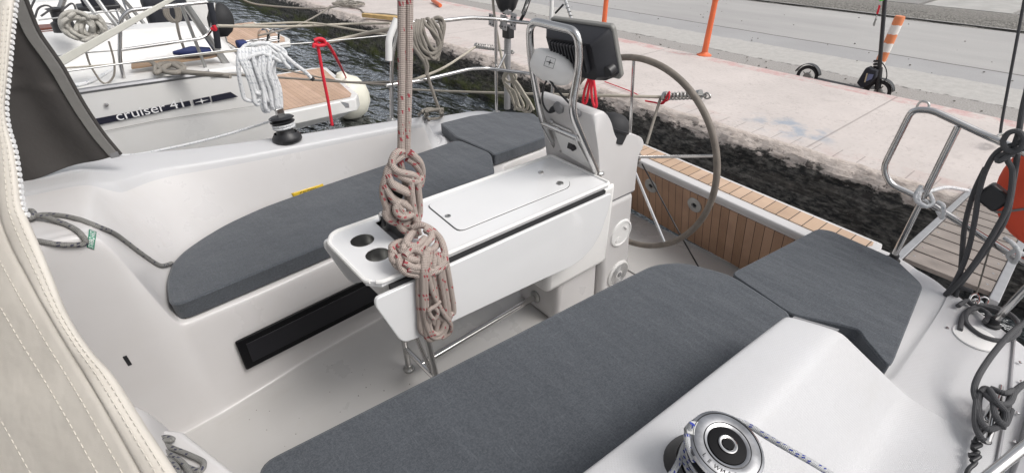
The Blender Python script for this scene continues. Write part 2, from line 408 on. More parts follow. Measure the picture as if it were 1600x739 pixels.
def road_mat():
    m = mat('road_surface', (.3, .3, .3), .9); b = P(m); k = NB(m); tc = k.n('TexCoord').outputs['Object']
    sx = k.n('SeparateXYZ'); k.l(tc, sx.inputs[0]); fine = k.noise(60, 4, tc, .7); mid = k.noise(1.2, 6, tc, .6); n4 = k.noise(9, 5, tc, .7)
    x = k.math('ADD', sx.outputs[0], k.math('MULTIPLY', k.math('SUBTRACT', k.noise(2.0, 5, tc, .6), .5), .28))
    grav = k.mix(k.ramp(fine, .35, .65), (.25, .235, .22), (.42, .40, .38))
    pale = k.mix(k.ramp(n4, .35, .75), (.49, .475, .45), (.39, .375, .355))
    patch = k.mix(k.ramp(mid, .3, .7), (.375, .37, .37), (.33, .325, .325))
    asp = k.mix(k.ramp(k.noise(1, 6, tc, .6, (.9, .25, 1)), .3, .7), (.43, .42, .405), (.34, .33, .325))
    c = k.mix(k.math('GREATER_THAN', x, 7.95), grav, pale)
    c = k.mix(k.math('GREATER_THAN', x, 8.95), c, patch)
    x2 = k.math('ADD', sx.outputs[0], k.math('MULTIPLY', k.math('SUBTRACT', k.noise(3, 5, tc), .5), .06))
    c = k.mix(k.math('GREATER_THAN', x2, 9.8), c, asp)
    crack = k.math('LESS_THAN', k.math('ABSOLUTE', k.math('SUBTRACT', x2, 9.8)), .028)
    crk2 = k.math('MULTIPLY', k.math('LESS_THAN', k.math('ABSOLUTE', k.math('SUBTRACT', x, 7.95)), .03), k.ramp(n4, .45, .6))
    c = k.mix(k.math('MULTIPLY', k.math('MAXIMUM', crack, crk2), .75), c, (.07, .065, .06))
    c = k.mix(k.math('MULTIPLY', k.ramp(fine, .3, .8), .25), c, (.22, .21, .20))
    k.l(c, b.inputs['Base Color']); k.l(k.bump(fine, .5, .01), b.inputs['Normal'])
    return m
M['road'] = road_mat()
M['verge'] = mat('gravel_verge', (.30, .285, .26), .95, var=.5, vscale=22, bump=1, bscale=30, bdist=.05)
M['paving'] = mat('far_paving', (.34, .33, .32), .9, var=.25, vscale=.7, bump=.4, bscale=40, bdist=.01)
def water_mat():
    m = bpy.data.materials.new('harbour_water'); m.use_nodes = True; k = NB(m); b = P(m); tc = k.n('TexCoord').outputs['Object']
    b.inputs['Base Color'].default_value = (.012, .017, .019, 1); b.inputs['Roughness'].default_value = .25; b.inputs['Specular IOR Level'].default_value = .1
    n1 = k.noise(1, 2, tc, .5, (2.6, 1.05, 1)); n2 = k.noise(1, 3, tc, .6, (8, 4.0, 1))
    nrm = k.bump(k.math('ADD', n1, k.math('MULTIPLY', n2, .25)), 1.0, .36)
    k.l(nrm, b.inputs['Normal'])
    lw = k.n('LayerWeight'); lw.inputs['Blend'].default_value = .5; k.l(nrm, lw.inputs['Normal'])
    gl = k.n('BsdfGlossy'); gl.inputs['Roughness'].default_value = .04; gl.inputs['Color'].default_value = (.9, .92, .95, 1); k.l(nrm, gl.inputs['Normal'])
    fac = k.ramp(lw.outputs['Facing'], .36, .74, (.05, .05, .05, 1), (.85, .85, .85, 1))
    mx = k.n('MixShader'); k.l(fac, mx.inputs[0]); k.l(b.outputs[0], mx.inputs[1]); k.l(gl.outputs[0], mx.inputs[2])
    k.l(mx.outputs[0], m.node_tree.nodes['Material Output'].inputs['Surface'])
    return m
M['water'] = water_mat()

# ------------------------------------------------------------------ setting: water, quay, road
tag(MB().add([(-300, -300, -.6), (4.9, -300, -.6), (4.9, 300, -.6), (-300, 300, -.6)], [(0,1,2,3)]).build('water', M['water']), kind='structure')
def quay_x(y): return 4.56-.018*y
rows = []
ys = [-60, -30, -15, -8, -5]+[ -3+i*.05 for i in range(int(17/.05))]+[14.5, 17, 22, 30, 60, 120]
zs = [0, -.004, -.012, -.05, -.09, -.13, -.17, -.21, -.25, -.3, -.36, -.42, -.5, -.6, -.8]
mb = MB()
for y in ys:
    row = []
    ex = quay_x(y)
    for j, z in enumerate(zs):
        n = mnoise.fractal(V((y*2.2, z*5, 3.1)), 1.0, 2.0, 5)
        n2 = mnoise.fractal(V((y*9, z*14, 9.7)), 1.0, 2.0, 3)
        d = .0 if j == 0 else (.012 if j == 1 else .022 if j == 2 else .03)
        x = ex + (n*.05+n2*.022) - d*(1 if j else 0) - (0.05*max(0, -z-.15))
        if j == 0: x = ex+.10+n*.035+n2*.012
        elif z > -.11: x += .085*(1-abs(z)/.11)**1.3
        row.append(V((x, y, z + (n2*.006 if 0 < j < 3 else 0))))
    rows.append(row)
mb.grid(rows)
quay = mb.build('quay_wall', M['quay_wall'], smooth=False); tag(quay, kind='structure')
mb = MB(); mb.grid([[r[0], V((4.95, r[0].y, 0)), V((6.92, r[0].y, 0.004)), V((6.965, r[0].y, 0.0)), V((6.985, r[0].y, -.03)), V((6.99, r[0].y, -.35))] for r in rows])
tag(mb.build('quay', M['quay_top'], smooth=False), kind='structure')
tag(MB().add([(6.97, -80, -.17), (7.6, -80, -.115), (13.5, -80, -.10), (13.5, 150, -.10), (7.6, 150, -.115), (6.97, 150, -.17)], [(0,1,4,5),(1,2,3,4)]).build('road', M['road']), kind='structure')
mb = MB(); vr = []
for i in range(120):
    y = -10+i*.3; vr.append([V((13.4+.1*mnoise.noise(V((y*2, 0, 0))), y, -.11)), V((13.75, y, .03+.03*mnoise.noise(V((y*3, 5, 0))))), V((14.4, y, .06+.05*mnoise.noise(V((y*2, 1, 0))))), V((15.0, y, .02)), V((15.1, y, -.06))])
tag(mb.grid(vr).build('gravel_verge', M['verge']), kind='structure')
mb = MB()
mb.add([(13.45, -300, -.06), (900, -300, -.06), (900, 600, -.06), (13.45, 600, -.06)], [(0,1,2,3)])
tag(mb.build('far_ground', M['paving']), kind='structure')
for i, (y0, y1) in enumerate([(2.0, 3.6), (3.7, 6.6), (-1.4, 1.9), (6.7, 10.5)]):
    tag(MB().box((17.6, (y0+y1)/2, -.03), (4.6, y1-y0, .05)).build('pavement_slab', mat('paving_slab', [(.42,.41,.39),(.27,.26,.25),(.33,.32,.31),(.45,.44,.42)][i], .9, var=.2, vscale=3, bump=.4, bscale=40, bdist=.01)), kind='structure')

# ------------------------------------------------------------------ our yacht: moulding
CY = 1.44
yacht = thing('sailing_yacht', 'white sailing yacht whose open cockpit fills the foreground, teak slatted transom folded up', 'yacht', (0.8, CY, -.6))
#        X     f    t    zt   s    sz   it   zi   ot   zo   cr
ST = [(-1.6, .30, .40, .92, .46, .92, .84, .93, 1.15, .93, 1.42),
      (-.30, .33, .41, .92, .46, .92, .86, .92, 1.20, .885, 1.46),
      (-.195,.335,.41, .92, .47, .91, .88, .905,1.22, .875, 1.46),
      (-.168,.34, .412,.79, .48, .80, .89, .885,1.22, .87, 1.46),
      (-.12, .34, .417,.465,.50, .47, .91, .865,1.23, .865, 1.46),
      (-.095,.345,.42, .45, .61, .455,.94, .85, 1.23, .86, 1.46),
      (-.05, .35, .42, .45, .74, .45, .985,.84, 1.24, .855, 1.46),
      (.0,   .36, .423,.45, .82, .45, 1.025,.83, 1.24, .85, 1.46),
      (.07,  .37, .426,.45, .88, .45, 1.05,.82, 1.24, .84, 1.46),
      (.18,  .39, .43, .45, .95, .45, 1.065,.80,1.24, .82, 1.46),
      (.35,  .42, .445,.45, 1.0, .45, 1.075,.78,1.24, .80, 1.455),
      (.70,  .45, .48, .45, 1.035,.45,1.085,.755,1.24,.765,1.45),
      (1.10, .48, .515,.45, 1.065,.45,1.092,.73,1.235,.73, 1.445),
      (1.33, .505,.535,.45, 1.08,.45, 1.098,.712,1.225,.705,1.44),
      (1.375,.508,.538,.45, 1.08,.45, 1.099,.708,1.225,.702,1.44),
      (1.39, .51, .54, .45, 1.085,.45,1.100,.700,1.225,.698,1.44),
      (1.405,.51, .54, .45, 1.09,.45, 1.115,.62, 1.23, .64, 1.44),
      (1.44, .512,.543,.45, 1.10,.45, 1.15,.462,1.25, .49, 1.435),
      (1.47, .515,.545,.45, 1.10,.45, 1.17,.455,1.26, .46, 1.435),
      (1.60, .52, .55, .45, 1.11,.45, 1.21,.455,1.32,.50, 1.43),
      (1.645,.525,.555,.45, 1.12,.45, 1.24,.452,1.35,.46, 1.425),
      (1.685,.66, .69, .45, 1.12,.45, 1.24,.452,1.36,.455,1.42),
      (1.72, .75, .78, .45, 1.12,.45, 1.24,.452,1.36,.455,1.42),
      (2.05, .75, .78, .45, 1.12,.45, 1.24,.452,1.36,.455,1.41),
      (2.25, .78, .82, .45, 1.12,.45, 1.24,.452,1.36,.455,1.40),
      (2.42, .80, .85, .45, 1.12,.45, 1.24,.452,1.36,.455,1.39),
      (2.54, .80, .85, .45, 1.12,.45, 1.24,.452,1.36,.455,1.38)]
def station(X, f, t, zt, s, sz, it, zi, ot, zo, cr):
    gun = 1.80 if X < 1.6 else 1.80-.10*((X-1.6)/.94)**1.5
    p = [(f*.5, 0.0), (f-.04, 0.0), (f, 0.008), (f+.012, .03), (t-.012, zt-.03), (t-.004, zt-.006), (t+.012, zt), (s-.03, sz), (s, sz+.006),
         (s+.02, sz+.04) if zi-sz > .15 else (s+.02, sz+.001), (lerp(s+.02, it-.012, .6), lerp(sz+.04, zi-.02, .6)), (it-.008, zi-.02) if zi-sz > .15 else (it-.012, zi-.001),
         (it+.0, zi-.003), (it+.014, zi), (ot-.03, zo), (ot+.01, zo-.012), (ot+.03, zo-.04) if zo > .6 else (ot+.03, zo-.002),
         (cr-.02, .47) if zo > .6 else (cr-.02, .453), (cr+.02, .452), (gun-.03, .445), (gun-.004, .44), (gun, .425), (gun+.01, .38), (gun, 0), (gun-.12, -.9)]
    def dxe(v):
        k_ = 0 if X < 1.2 or X > 1.66 else (1 if 1.36 <= X <= 1.56 else (.5 if X < 1.36 else (1.66-X)/.10))
        return min((1.66-X)*.9 if 1.2 < X < 1.66 else 0, k_)*0 + min(max(0, (1.66-X)*.9), k_*(0 if v < 1.09 else min(.26, .5*(v-1.09) if v < 1.22 else .065+1.15*(v-1.22))))
    def dx(v): return dxe(v) if X < 1.9 else -.30*max(0, (v-1.05)/.6)**1.4*max(0, (X-1.9)/.64) if X > 1.9 else 0
    return [(X+dx(a), a, b) for a, b in p]
mb = MB()
def mi_for(k, X):
    if 12 <= k <= 20: return 1
    if k < 3: return 2
    return 0
rows = []
for st in ST:
    pts = station(*st)
    row = [V((x, CY+v, z)) for x, v, z in reversed(pts)] + [V((pts[0][0], CY, 0))] + [V((x, CY-v, z)) for x, v, z in pts]
    rows.append(row)
last = [V((p.x+.006, p.y, min(p.z, -.001)-.0)) for p in rows[-1]]
rows.append([V((p.x+.01, p.y, p.z-.02)) for p in rows[-1]])
rows.append([V((p.x+.0, p.y, -.9)) for p in rows[-2]])
n = len(rows[0]); vs = [p for r in rows for p in r]
mb.v = [V(p) for p in vs]; half = n//2
for i in range(len(rows)-1):
    for k in range(n-1):
        mb.f.append([i*n+k, i*n+k+1, (i+1)*n+k+1, (i+1)*n+k]); mb.uv.append(None)
        kk = (half-1-k) if k < half else (k-half)
        mb.mi.append(mi_for(kk-0, rows[i][0].x) if i < len(rows)-3 else 0)
deck = mb.build('deck_moulding', [M['gel'], M['nonskid'], M['floor_gel']], yacht, subsurf=2)

# portlight on the starboard footwell side
fp0 = V((-.1, CY+.345, .008)); fp1 = V((1.4, CY+.505, .008)); fp2 = V((-.1, CY+.42, .45))
fn = (fp1-fp0).cross(fp2-fp0).normalized()
if fn.y > 0: fn = -fn
pl = (fp0+fn*.012, fn)
a, b_, c_, d = [at(*q, plane=pl) for q in ((366, 533), (384, 577), (577, 479), (547, 446))]
e1 = a+(d-a)*5.2; e2 = b_+(c_-b_)*4.6
mb = MB().prism([a, b_, e2, e1], fn*.012); mb.build('portlight', M['blackgloss'], yacht, bevel=.010)
ai = lerp(lerp(a, b_, .5), lerp(e1, e2, .5), .02)
mb = MB(); inner = [lerp(a, b_, .2)+(e1-a)*.012, lerp(a, b_, .82)+(e1-a)*.012, lerp(e1, e2, .82)-(e1-a)*.012, lerp(e1, e2, .2)-(e1-a)*.012]
mb.prism([p+fn*.012 for p in inner], fn*.003); mb.build('portlight_pane', mat('tinted_pane', (.005, .005, .008), .4), yacht, bevel=.002)
# small vent badge on forward footwell side, specks
def ray_deck0(px, py):
    dg = bpy.context.evaluated_depsgraph_get(); d_ = (at(px, py, D=1)-V((0, 0, H))).normalized()
    ok, loc, nn, _ = deck.evaluated_get(dg).ray_cast(V((0, 0, H)), d_)
    return loc, (-nn if nn.dot(d_) > 0 else nn)
bpy.context.view_layer.update()
q, bn_ = ray_deck0(199, 563); Mx = frame_at(q, ray_deck0(204, 571)[0]-ray_deck0(194, 555)[0], bn_)
mb = MB(); mb.box((0,0,.001), (.045, .012, .003)); o = mb.build('footwell_badge', M['black'], None, bevel=.002); o.data.transform(Mx); setp(o, yacht)
mb = MB()
for (x, y) in ((290,497),(640,600),(600,610),(560,618),(572,605),(265,580),(276,525)):
    p = at(x, y, plane=pl) if x < 300 else at(x, y, Z=.002)
    mb.lathe([(.0022, 0), (.002, .0015)], p, fn if x < 300 else (0,0,1), 6)
for i in range(26):
    p = at(random.uniform(330, 620), random.uniform(560, 700), Z=.001)
    if abs(p.y-CY) < .33: mb.lathe([(random.uniform(.0012, .0022), .0005), (.001, .0015)], p, (0,0,1), 6)
tag(mb.build('dirt_specks', M['dirt'], yacht), kind='stuff')
# STARBOARD sticker on forward ledge
def sticker(name, corners, nrm, body, m, ink, thick=.0012, fit=.82):
    a, b_, c_, d = corners   # a top-left of text, b top-right, c bottom-right, d bottom-left
    nrm = V(nrm).normalized()
    corners = [p+nrm*.006 for p in corners]; a, b_, c_, d = corners
    o = MB().prism([p+nrm*.001 for p in corners], nrm*thick).build(name, m, yacht)
    x = (b_-a); y = (a-d); W = x.length; Hh = y.length
    if body:
        t = text_mesh(name+'_lettering', body, 1.0, Matrix.Identity(4), ink, o, thick=.0)
        xs = [v.co.x for v in t.data.vertices]; ysx = [v.co.y for v in t.data.vertices]
        sx = W*fit/(max(xs)-min(xs)); sy = Hh*.62/(max(ysx)-min(ysx))
        Fm = frame_at(lerp(a, c_, .5)+nrm*(thick+.0016), x, nrm)
        T = Fm @ Matrix.Diagonal((sx, sy, 1, 1)) @ Matrix.Translation((-(max(xs)+min(xs))/2, -(max(ysx)+min(ysx))/2, 0))
        t.data.transform(T)
    return o
def ray_deck(px, py):   # point on the moulding seen at a pixel position of the photograph
    dg = bpy.context.evaluated_depsgraph_get(); ob = deck.evaluated_get(dg)
    o_ = V((0, 0, H)); d_ = (at(px, py, D=1)-o_).normalized()
    ok, loc, nn, _ = ob.ray_cast(o_, d_)
    if ok and nn.dot(d_) > 0: nn = -nn
    return (loc, nn) if ok else (None, None)
deck.data.update(); bpy.context.view_layer.update()
def draped(name, px, body, m, ink, fit=.85, fh=.62, nu=10, nv=4):
    def S(u_, v_, lift):
        q = lerp(lerp(V(px[0]), V(px[1]), u_), lerp(V(px[3]), V(px[2]), u_), 1-v_); loc, nn = ray_deck(q.x, q.y); return loc+nn*lift
    o = MB().grid([[S(i/nu, j/nv, .0022) for i in range(nu+1)] for j in range(nv+1)]).build(name, m, yacht, solid=.0008)
    t = text_mesh(name+'_lettering', body, 1.0, Matrix.Identity(4), ink, o, thick=.0)
    xs = [v.co.x for v in t.data.vertices]; ys_ = [v.co.y for v in t.data.vertices]
    for v in t.data.vertices:
        uu = .5+((v.co.x-min(xs))/(max(xs)-min(xs))-.5)*fit; vv = .5+((v.co.y-min(ys_))/(max(ys_)-min(ys_))-.5)*fh
        v.co = S(uu, vv, .0036)
draped('starboard_sticker', ((136, 386), (139, 359), (150, 363), (147, 390)), 'STARBOARD', M['green'], M['white_ink'], .9, .7)
draped('caution_sticker', ((455, 302), (504, 287), (508, 295), (459, 310)), 'CAUTION', M['yellow'], M['black_ink'], .5, .5)
p, nn = ray_deck(233, 670)

# transom
def tp(x, y, z): return V((x, y, z))
def txo(y): return 2.53+.10*(y-.38)/1.44   # outer edge runs slightly aft towards starboard
tr = bpy.data.objects.new('transom', None); C.objects.link(tr); tr.location = (2.48, CY, 0); setp(tr, yacht)
yA, yB = .56, 2.33
mb = MB(); mb.prism([(txo(yA)-.175, yA, .40), (txo(yA)-.07, yA, .01), (txo(yA)+.02, yA, .01), (txo(yA)+.02, yA, .43), (txo(yA)-.17, yA, .43)], (0.12, yB-yA, 0)); mb.build('transom_board', M['gel'], tr, bevel=.006)
mb = MB(); mb.prism([(txo(yA)-.180, yA+.0, .395), (txo(yA)-.083, yA, .02), (txo(yA)-.075, yA, .022), (txo(yA)-.172, yA, .397)], (0.12, yB-yA, 0)); mb.build('slatted_panel', M['teak_face'], tr)
mb = MB(); zt = .43; O = [(-.205, .62), (-.19, .50), (-.12, .385), (-.03, .355), (.03, .37)]
out = [V((txo(y)+dx_, y, zt)) for dx_, y in O] + [V((txo(2.5)+.03, 2.5, zt)), V((txo(2.5)-.2, 2.5, zt))]
mb.prism(out, (0, 0, .026)); mb.build('transom_cap', M['gel'], tr, bevel=.008)
O = [(-.135, .52), (-.10, .43), (-.03, .395), (.0, .40)]
out = [V((txo(y)+dx_, y, .455)) for dx_, y in O]+[V((txo(2.45)+.0, 2.45, .455)), V((txo(2.45)-.135, 2.45, .455))]
MB().prism(out, (0, 0, .006)).build('teak_inlay', M['teak_top'], tr, bevel=.002)
pn = V((.375, 0, .097)).normalized()*-1
tpl = (V((txo(1.2)-.178, 1.2, .395)), V((-.968, .07, -.25)).normalized())
for q in ((1018, 290), (1086, 320)):
    p = at(*q, plane=tpl); nn = -tpl[1] if tpl[1].x > 0 else tpl[1]
    o = MB().lathe([(.0, -.01), (.05, -.01), (.05, .006), (.046, .010), (.018, .010), (.016, .004), (.0, .004)], p, nn, 28, cap=False).build('deck_plate', M['steel_dull'], tr)
    MB().lathe([(.0, .004), (.014, .004), (.012, .0065), (0, .0065)], p, nn, 16, cap=False).build('plate_hole', M['rubber'], o)
# cockpit floor hatch
mb = MB(); q = [V((x, y, .003)) for x, y in ((1.98, 1.02), (2.34, 1.02), (2.34, 1.5), (1.98, 1.5))]
mb.prism(q, (0, 0, .007)); mb.build('floor_hatch', M['floor_gel'], yacht, bevel=.004)
# toe rail along the port gunwale and deck plates
mb = MB(); pts = [V((x, CY-1.585, .452)) for x in (-1, 0, 1.0, 1.85, 2.15)]
mb.prism([(-1.5, CY-1.715, .44), (-1.5, CY-1.755, .44), (1.6, CY-1.755, .44), (2.05, CY-1.73, .44), (2.05, CY-1.695, .44), (1.6, CY-1.715, .44)], (0, 0, .035)); mb.build('toe_rail', M['alu'], yacht, bevel=.006); MB().tube([at(1586, 520, Z=.452), at(1578, 615, Z=.452), at(1562, 703, Z=.452), at(1548, 780, Z=.452)], .004, 6).build('deck_joint', M['alu'], yacht)
p = at(1524, 527, Z=.452)
MB().lathe([(0, 0), (.07, 0), (.068, .004), (.058, .0055), (0, .0055)], p, (0,0,1), 36, cap=False).build('inspection_plate', M['plastic_white'], yacht)
for q in ((1480, 512), (1594, 566), (1596, 596), (1590, 645), (1586, 690)):
    MB().lathe([(0, 0), (.006, 0), (.005, .003), (0, .004)], at(*q, Z=.4535), (0,0,1), 12, cap=False).build('deck_screw', M['steel'], yacht)
# coaming notch plates at the aft ends of the coamings (grey gasket)
for s_ in (1, -1):
    a = V((1.388, CY+s_*1.112, .690)); b_ = V((1.45, CY+s_*1.225, .680))
    mb = MB(); mb.prism([a, b_, b_+V((.028, 0, 0)), a+V((.028, 0, 0))], (0, 0, .004)); mb.build('coaming_edge_trim', M['grey_plastic'], yacht)

# ------------------------------------------------------------------ cushions
def cushion(name, outline, z0, z1, label, rad=.05, group=None):
    pts = fillet([V((x, y, z0)) for x, y in outline+[outline[0], outline[1]]], rad, 5)[1:]
    k = len(fillet([V((x, y, z0)) for x, y in outline+[outline[0]]], rad, 5))
    loop = []
    for p in fillet([V((x, y, z0)) for x, y in [outline[-1]]+outline+[outline[0]]], rad, 5)[1:-1]:
        if not loop or (p-loop[-1]).length > .004: loop.append(p)
    bm = bmesh.new(); vs = [bm.verts.new(p) for p in loop]; f = bm.faces.new(vs)
    if f.normal.z > 0: f.normal_flip()
    # resample the top: split long edges so the border can wave
    ex = bmesh.ops.extrude_face_region(bm, geom=[f]); tv = [e for e in ex['geom'] if isinstance(e, bmesh.types.BMVert)]
    cen = sum((p for p in loop), V((0,0,0)))/len(loop)
    for v in tv:
        v.co.z = z1; dd = (V((cen.x, cen.y, 0))-V((v.co.x, v.co.y, 0))); 
    bmesh.ops.recalc_face_normals(bm, faces=bm.faces)
    me = bpy.data.meshes.new(name); bm.to_mesh(me); bm.free()
    me.materials.append(M['cushion'])
    root = thing(name, label, 'cushion', (cen.x, cen.y, z0), group)
    o = bpy.data.objects.new('cushion_cover', me); C.objects.link(o); setp(o, root)
    md = o.modifiers.new('b', 'BEVEL'); md.width = .009; md.segments = 4; md.limit_method = 'ANGLE'; md.angle_limit = R(40)
    for p in me.polygons: p.use_smooth = True
    me.set_sharp_from_angle(angle=R(40))
    for zz in (z1-.006,):
        mb = MB(); lp = [V((p.x, p.y, zz)) for p in loop]
        # push piping a hair outwards
        n_ = len(lp); outp = []
        area = sum(lp[i].x*lp[(i+1) % n_].y-lp[(i+1) % n_].x*lp[i].y for i in range(n_))
        sg = 1 if area > 0 else -1
        for i in range(n_):
            t = (lp[(i+1) % n_]-lp[i-1]).normalized(); outp.append(lp[i]+V((t.y, -t.x, 0))*sg*(-.0005))
        mb.tube(outp, .0026, 6, closed=True); mb.build('piping', M['cushion'], root)
    return root
cushion('bench_cushion', [(-.112, 1.865), (-.095, 2.06), (-.055, 2.18), (.0, 2.25), (.09, 2.315), (.2, 2.375), (.38, 2.43), (.72, 2.47), (1.09, 2.495), (1.63, 2.545), (1.665, 2.24), (1.50, 1.985)], .452, .53,
        'long charcoal bench cushion on the far side of the cockpit, behind the folding table', .06)
cushion('stern_cushion', [(1.70, 2.87), (1.645, 2.59), (1.672, 2.25), (1.66, 2.20), (2.09, 2.215), (2.20, 2.26), (2.34, 2.61), (2.19, 2.79), (1.95, 2.86)], .456, .53,
        'smaller charcoal cushion at the far stern corner, beside the hung cream rope', .02)
cushion('bench_cushion', [(-.048, 1.012), (.776, .950), (1.233, .920), (1.50, .897), (1.61, .83), (1.685, .657), (1.64, .38), (1.2, .385), (.4, .43), (-.04, .50), (-.07, .8)], .452, .53,
        'big charcoal bench cushion in the near foreground, running down to the bottom edge', .05)
cushion('stern_cushion', [(1.695, .66), (2.10, .612), (2.319, .587), (2.35, .54), (2.325, .27), (2.21, .14)]+[tuple(at(*q, Z=.53)[:2]) for q in ((1396, 562), (1389, 572), (1350, 526), (1343, 514), (1300, 503))]+[(1.64, .39)], .456, .53,
        'notched charcoal cushion on the near stern quarter, next to the steel rail', .03)

# ------------------------------------------------------------------ cockpit table
tb = thing('cockpit_table', 'white folding cockpit table with two cup holes, both leaves hanging down', 'table', (.95, 1.36, 0))
def plate(outline, holes, z1, th):
    bm = bmesh.new(); es = []
    for lp in [outline]+holes:
        vs = [bm.verts.new((x, y, z1)) for x, y in lp]
        for i in range(len(vs)): es.append(bm.edges.new((vs[i], vs[(i+1) % len(vs)])))
    bmesh.ops.triangle_fill(bm, use_beauty=True, edges=es)
    bmesh.ops.recalc_face_normals(bm, faces=bm.faces)
    ex = bmesh.ops.extrude_face_region(bm, geom=list(bm.faces))
    for v in [g for g in ex['geom'] if isinstance(g, bmesh.types.BMVert)]: v.co.z = z1-th
    bmesh.ops.recalc_face_normals(bm, faces=bm.faces)
    return bm
def circ(cx, cy, r, n=32): return [(cx+r*math.cos(2*math.pi*i/n), cy+r*math.sin(2*math.pi*i/n)) for i in range(n)]
def rrect(x0, x1, y0, y1, r, n=4):
    out = []
    for cx, cy, a0 in ((x1-r, y1-r, 0), (x0+r, y1-r, 90), (x0+r, y0+r, 180), (x1-r, y0+r, 270)):
        for i in range(n+1):
            a = R(a0+90*i/n); out.append((cx+r*math.cos(a), cy+r*math.sin(a)))
    return out
outl = [(.405, 1.215), (.44, 1.178), (1.0, 1.176), (1.49, 1.176), (1.50, 1.19), (1.50, 1.53), (1.49, 1.543), (1.0, 1.545), (.45, 1.548), (.425, 1.535), (.398, 1.49)]
cups = [(.497, 1.435), (.500, 1.322)]
bm = plate(outl, [circ(cx, cy, .041) for cx, cy in cups]+[rrect(.585, .640, 1.325, 1.515, .006)], .797, .018)
me = bpy.data.meshes.new('table_top'); bm.to_mesh(me); bm.free(); me.materials.append(M['table'])
o = bpy.data.objects.new('table_top', me); C.objects.link(o); setp(o, tb)
rimp = [V((x, y, .797)) for x, y in outl]
mb = MB(); mb.tube(fillet(rimp+[rimp[0], rimp[1]], .015, 3)[1:-1], .0075, 8); mb.build('table_rim', M['plastic_white'], tb)
sk = [V((lerp(x, .95, .012), lerp(y, 1.36, .03), .778)) for x, y in outl]; lo = [V((lerp(x, .95, .05)+.02, lerp(y, 1.36, .25), .69)) for x, y in outl]
mb = MB(); mb.grid([sk, [lerp(a, b_, .6) for a, b_ in zip(sk, lo)], lo], closed=True); mb.build('tray_body', M['plastic_white'], tb)
for cx, cy in cups:
    MB().lathe([(.041, 0), (.0405, -.055), (.036, -.060), (.0, -.060)], (cx, cy, .795), (0,0,1), 32, cap=False).build('cup_holder', M['steel_dull'], tb)
    MB().lathe([(.0, 0), (.020, 0), (.019, .002), (0, .002)], (cx, cy, .737), (0,0,1), 20, cap=False).build('cup_drain', M['rubber'], tb)
mb = MB(); rr_ = rrect(.585, .640, 1.325, 1.515, .006)
mb.grid([[V((x, y, .795)) for x, y in rr_], [V((x, y, .74)) for x, y in rr_]], closed=True); mb.add([V((x, y, .74)) for x, y in rr_], [tuple(range(len(rr_)))]); mb.build('handle_recess', M['grey_plastic'], tb)
mb = MB(); mb.tube(fillet([V((.612, 1.505, .78)), V((.604, 1.500, .842)), V((.622, 1.335, .842)), V((.622, 1.33, .78))], .03, 8), .010, 12); mb.build('handle', M['steel'], tb)
# lid
lid = [at(*q, Z=.8) for q in ((664, 320), (718, 363), (888, 292), (872, 281), (866, 268), (842, 258))]
lid = [V((.797, 1.505, 0)), V((.787, 1.262, 0)), V((1.34, 1.256, 0)), V((1.385, 1.30, 0)), V((1.385, 1.50, 0))]
lp = fillet([lid[-1]]+lid+[lid[0]], .03, 4)[1:-1]
MB().prism([V((p.x, p.y, .797)) for p in lp], (0, 0, .0018)).build('lid_gasket', M['black'], tb)
cen = sum(lp, V((0,0,0)))/len(lp)
ld = MB().prism([V((lerp(p.x, cen.x, .007), lerp(p.y, cen.y, .016), .7975)) for p in lp], (0, 0, .0045)).build('storage_lid', M['table'], tb, bevel=.0012)
MB().lathe([(.0, 0), (.011, 0), (.011, .003), (.0075, .0035), (.0075, .001), (0, .001)], at(700, 338, Z=.802), (0,0,1), 20, cap=False).build('finger_hole', M['steel_dull'], ld)
MB().lathe([(0, 0), (.016, 0), (.014, .005), (0, .006)], at(875, 287, Z=.802), (0,0,1), 20, cap=False).build('lid_lock', M['steel_dull'], ld)
MB().lathe([(0, 0), (.013, 0), (.012, .005), (0, .006)], at(845, 270, Z=.802), (0,0,1), 20, cap=False).build('lid_catch', M['steel'], ld)
# dark strips standing in for the shadow in the hinge gap, then leaves
for yy_, nm in ((1.168, -1), (1.553, 1)):
    MB().box((.96, yy_, .772), (1.0, .012, .020)).build('hinge_shadow_strip', M['rubber'], tb)
leafp = [(.405, .768), (.398, .74), (.455, .562), (.475, .537), (.526, .527), (1.095, .493), (1.27, .478), (1.34, .488), (1.40, .52), (1.45, .585), (1.485, .70), (1.49, .765), (1.0, .768)]
lv = [V((x, 0, z)) for x, z in leafp]; lv = fillet([lv[-1]]+lv+[lv[0]], .02, 3)[1:-1]
MB().prism([V((p.x, 1.150, p.z)) for p in lv], (0, .016, 0)).build('table_leaf', M['table'], tb, bevel=.004)
MB().prism([V((p.x, 1.556, p.z)) for p in lv], (0, .016, 0)).build('table_leaf', M['table'], tb, bevel=.004)
MB().box((1.44, 1.362, .50), (.42, .22, .46)).build('table_column', M['plastic_white'], tb, bevel=.03)
mb = MB()
T = lambda *q: V(q)
mb.tube([T(.615, 1.50, .0), T(.61, 1.50, .72)], .013, 12); lg = mb.build('leg', M['steel'], tb)
MB().lathe([(.026, 0), (.026, .008), (.018, .014), (.016, .03)], (.615, 1.50, 0), (0,0,1), 20).build('leg_foot', M['steel_dull'], lg)
lg = MB().tube([T(.64, 1.265, .0), T(.59, 1.275, .72)], .013, 12).build('leg', M['steel'], tb)
MB().lathe([(.026, 0), (.026, .008), (.018, .014), (.016, .03)], (.64, 1.265, 0), (0,0,1), 20).build('leg_foot', M['steel_dull'], lg)
MB().tube([T(.612, 1.50, .14), T(.625, 1.27, .14)], .012, 12).build('cross_tube', M['steel'], tb)
MB().tube([T(.60, 1.48, .50), T(.625, 1.30, .16)], .010, 12).build('brace', M['steel'], tb)
fr1 = at(837, 463, X=1.335)
MB().tube([T(.62, 1.37, .14), fr1], .0155, 14).build('foot_rail', M['steel'], tb)
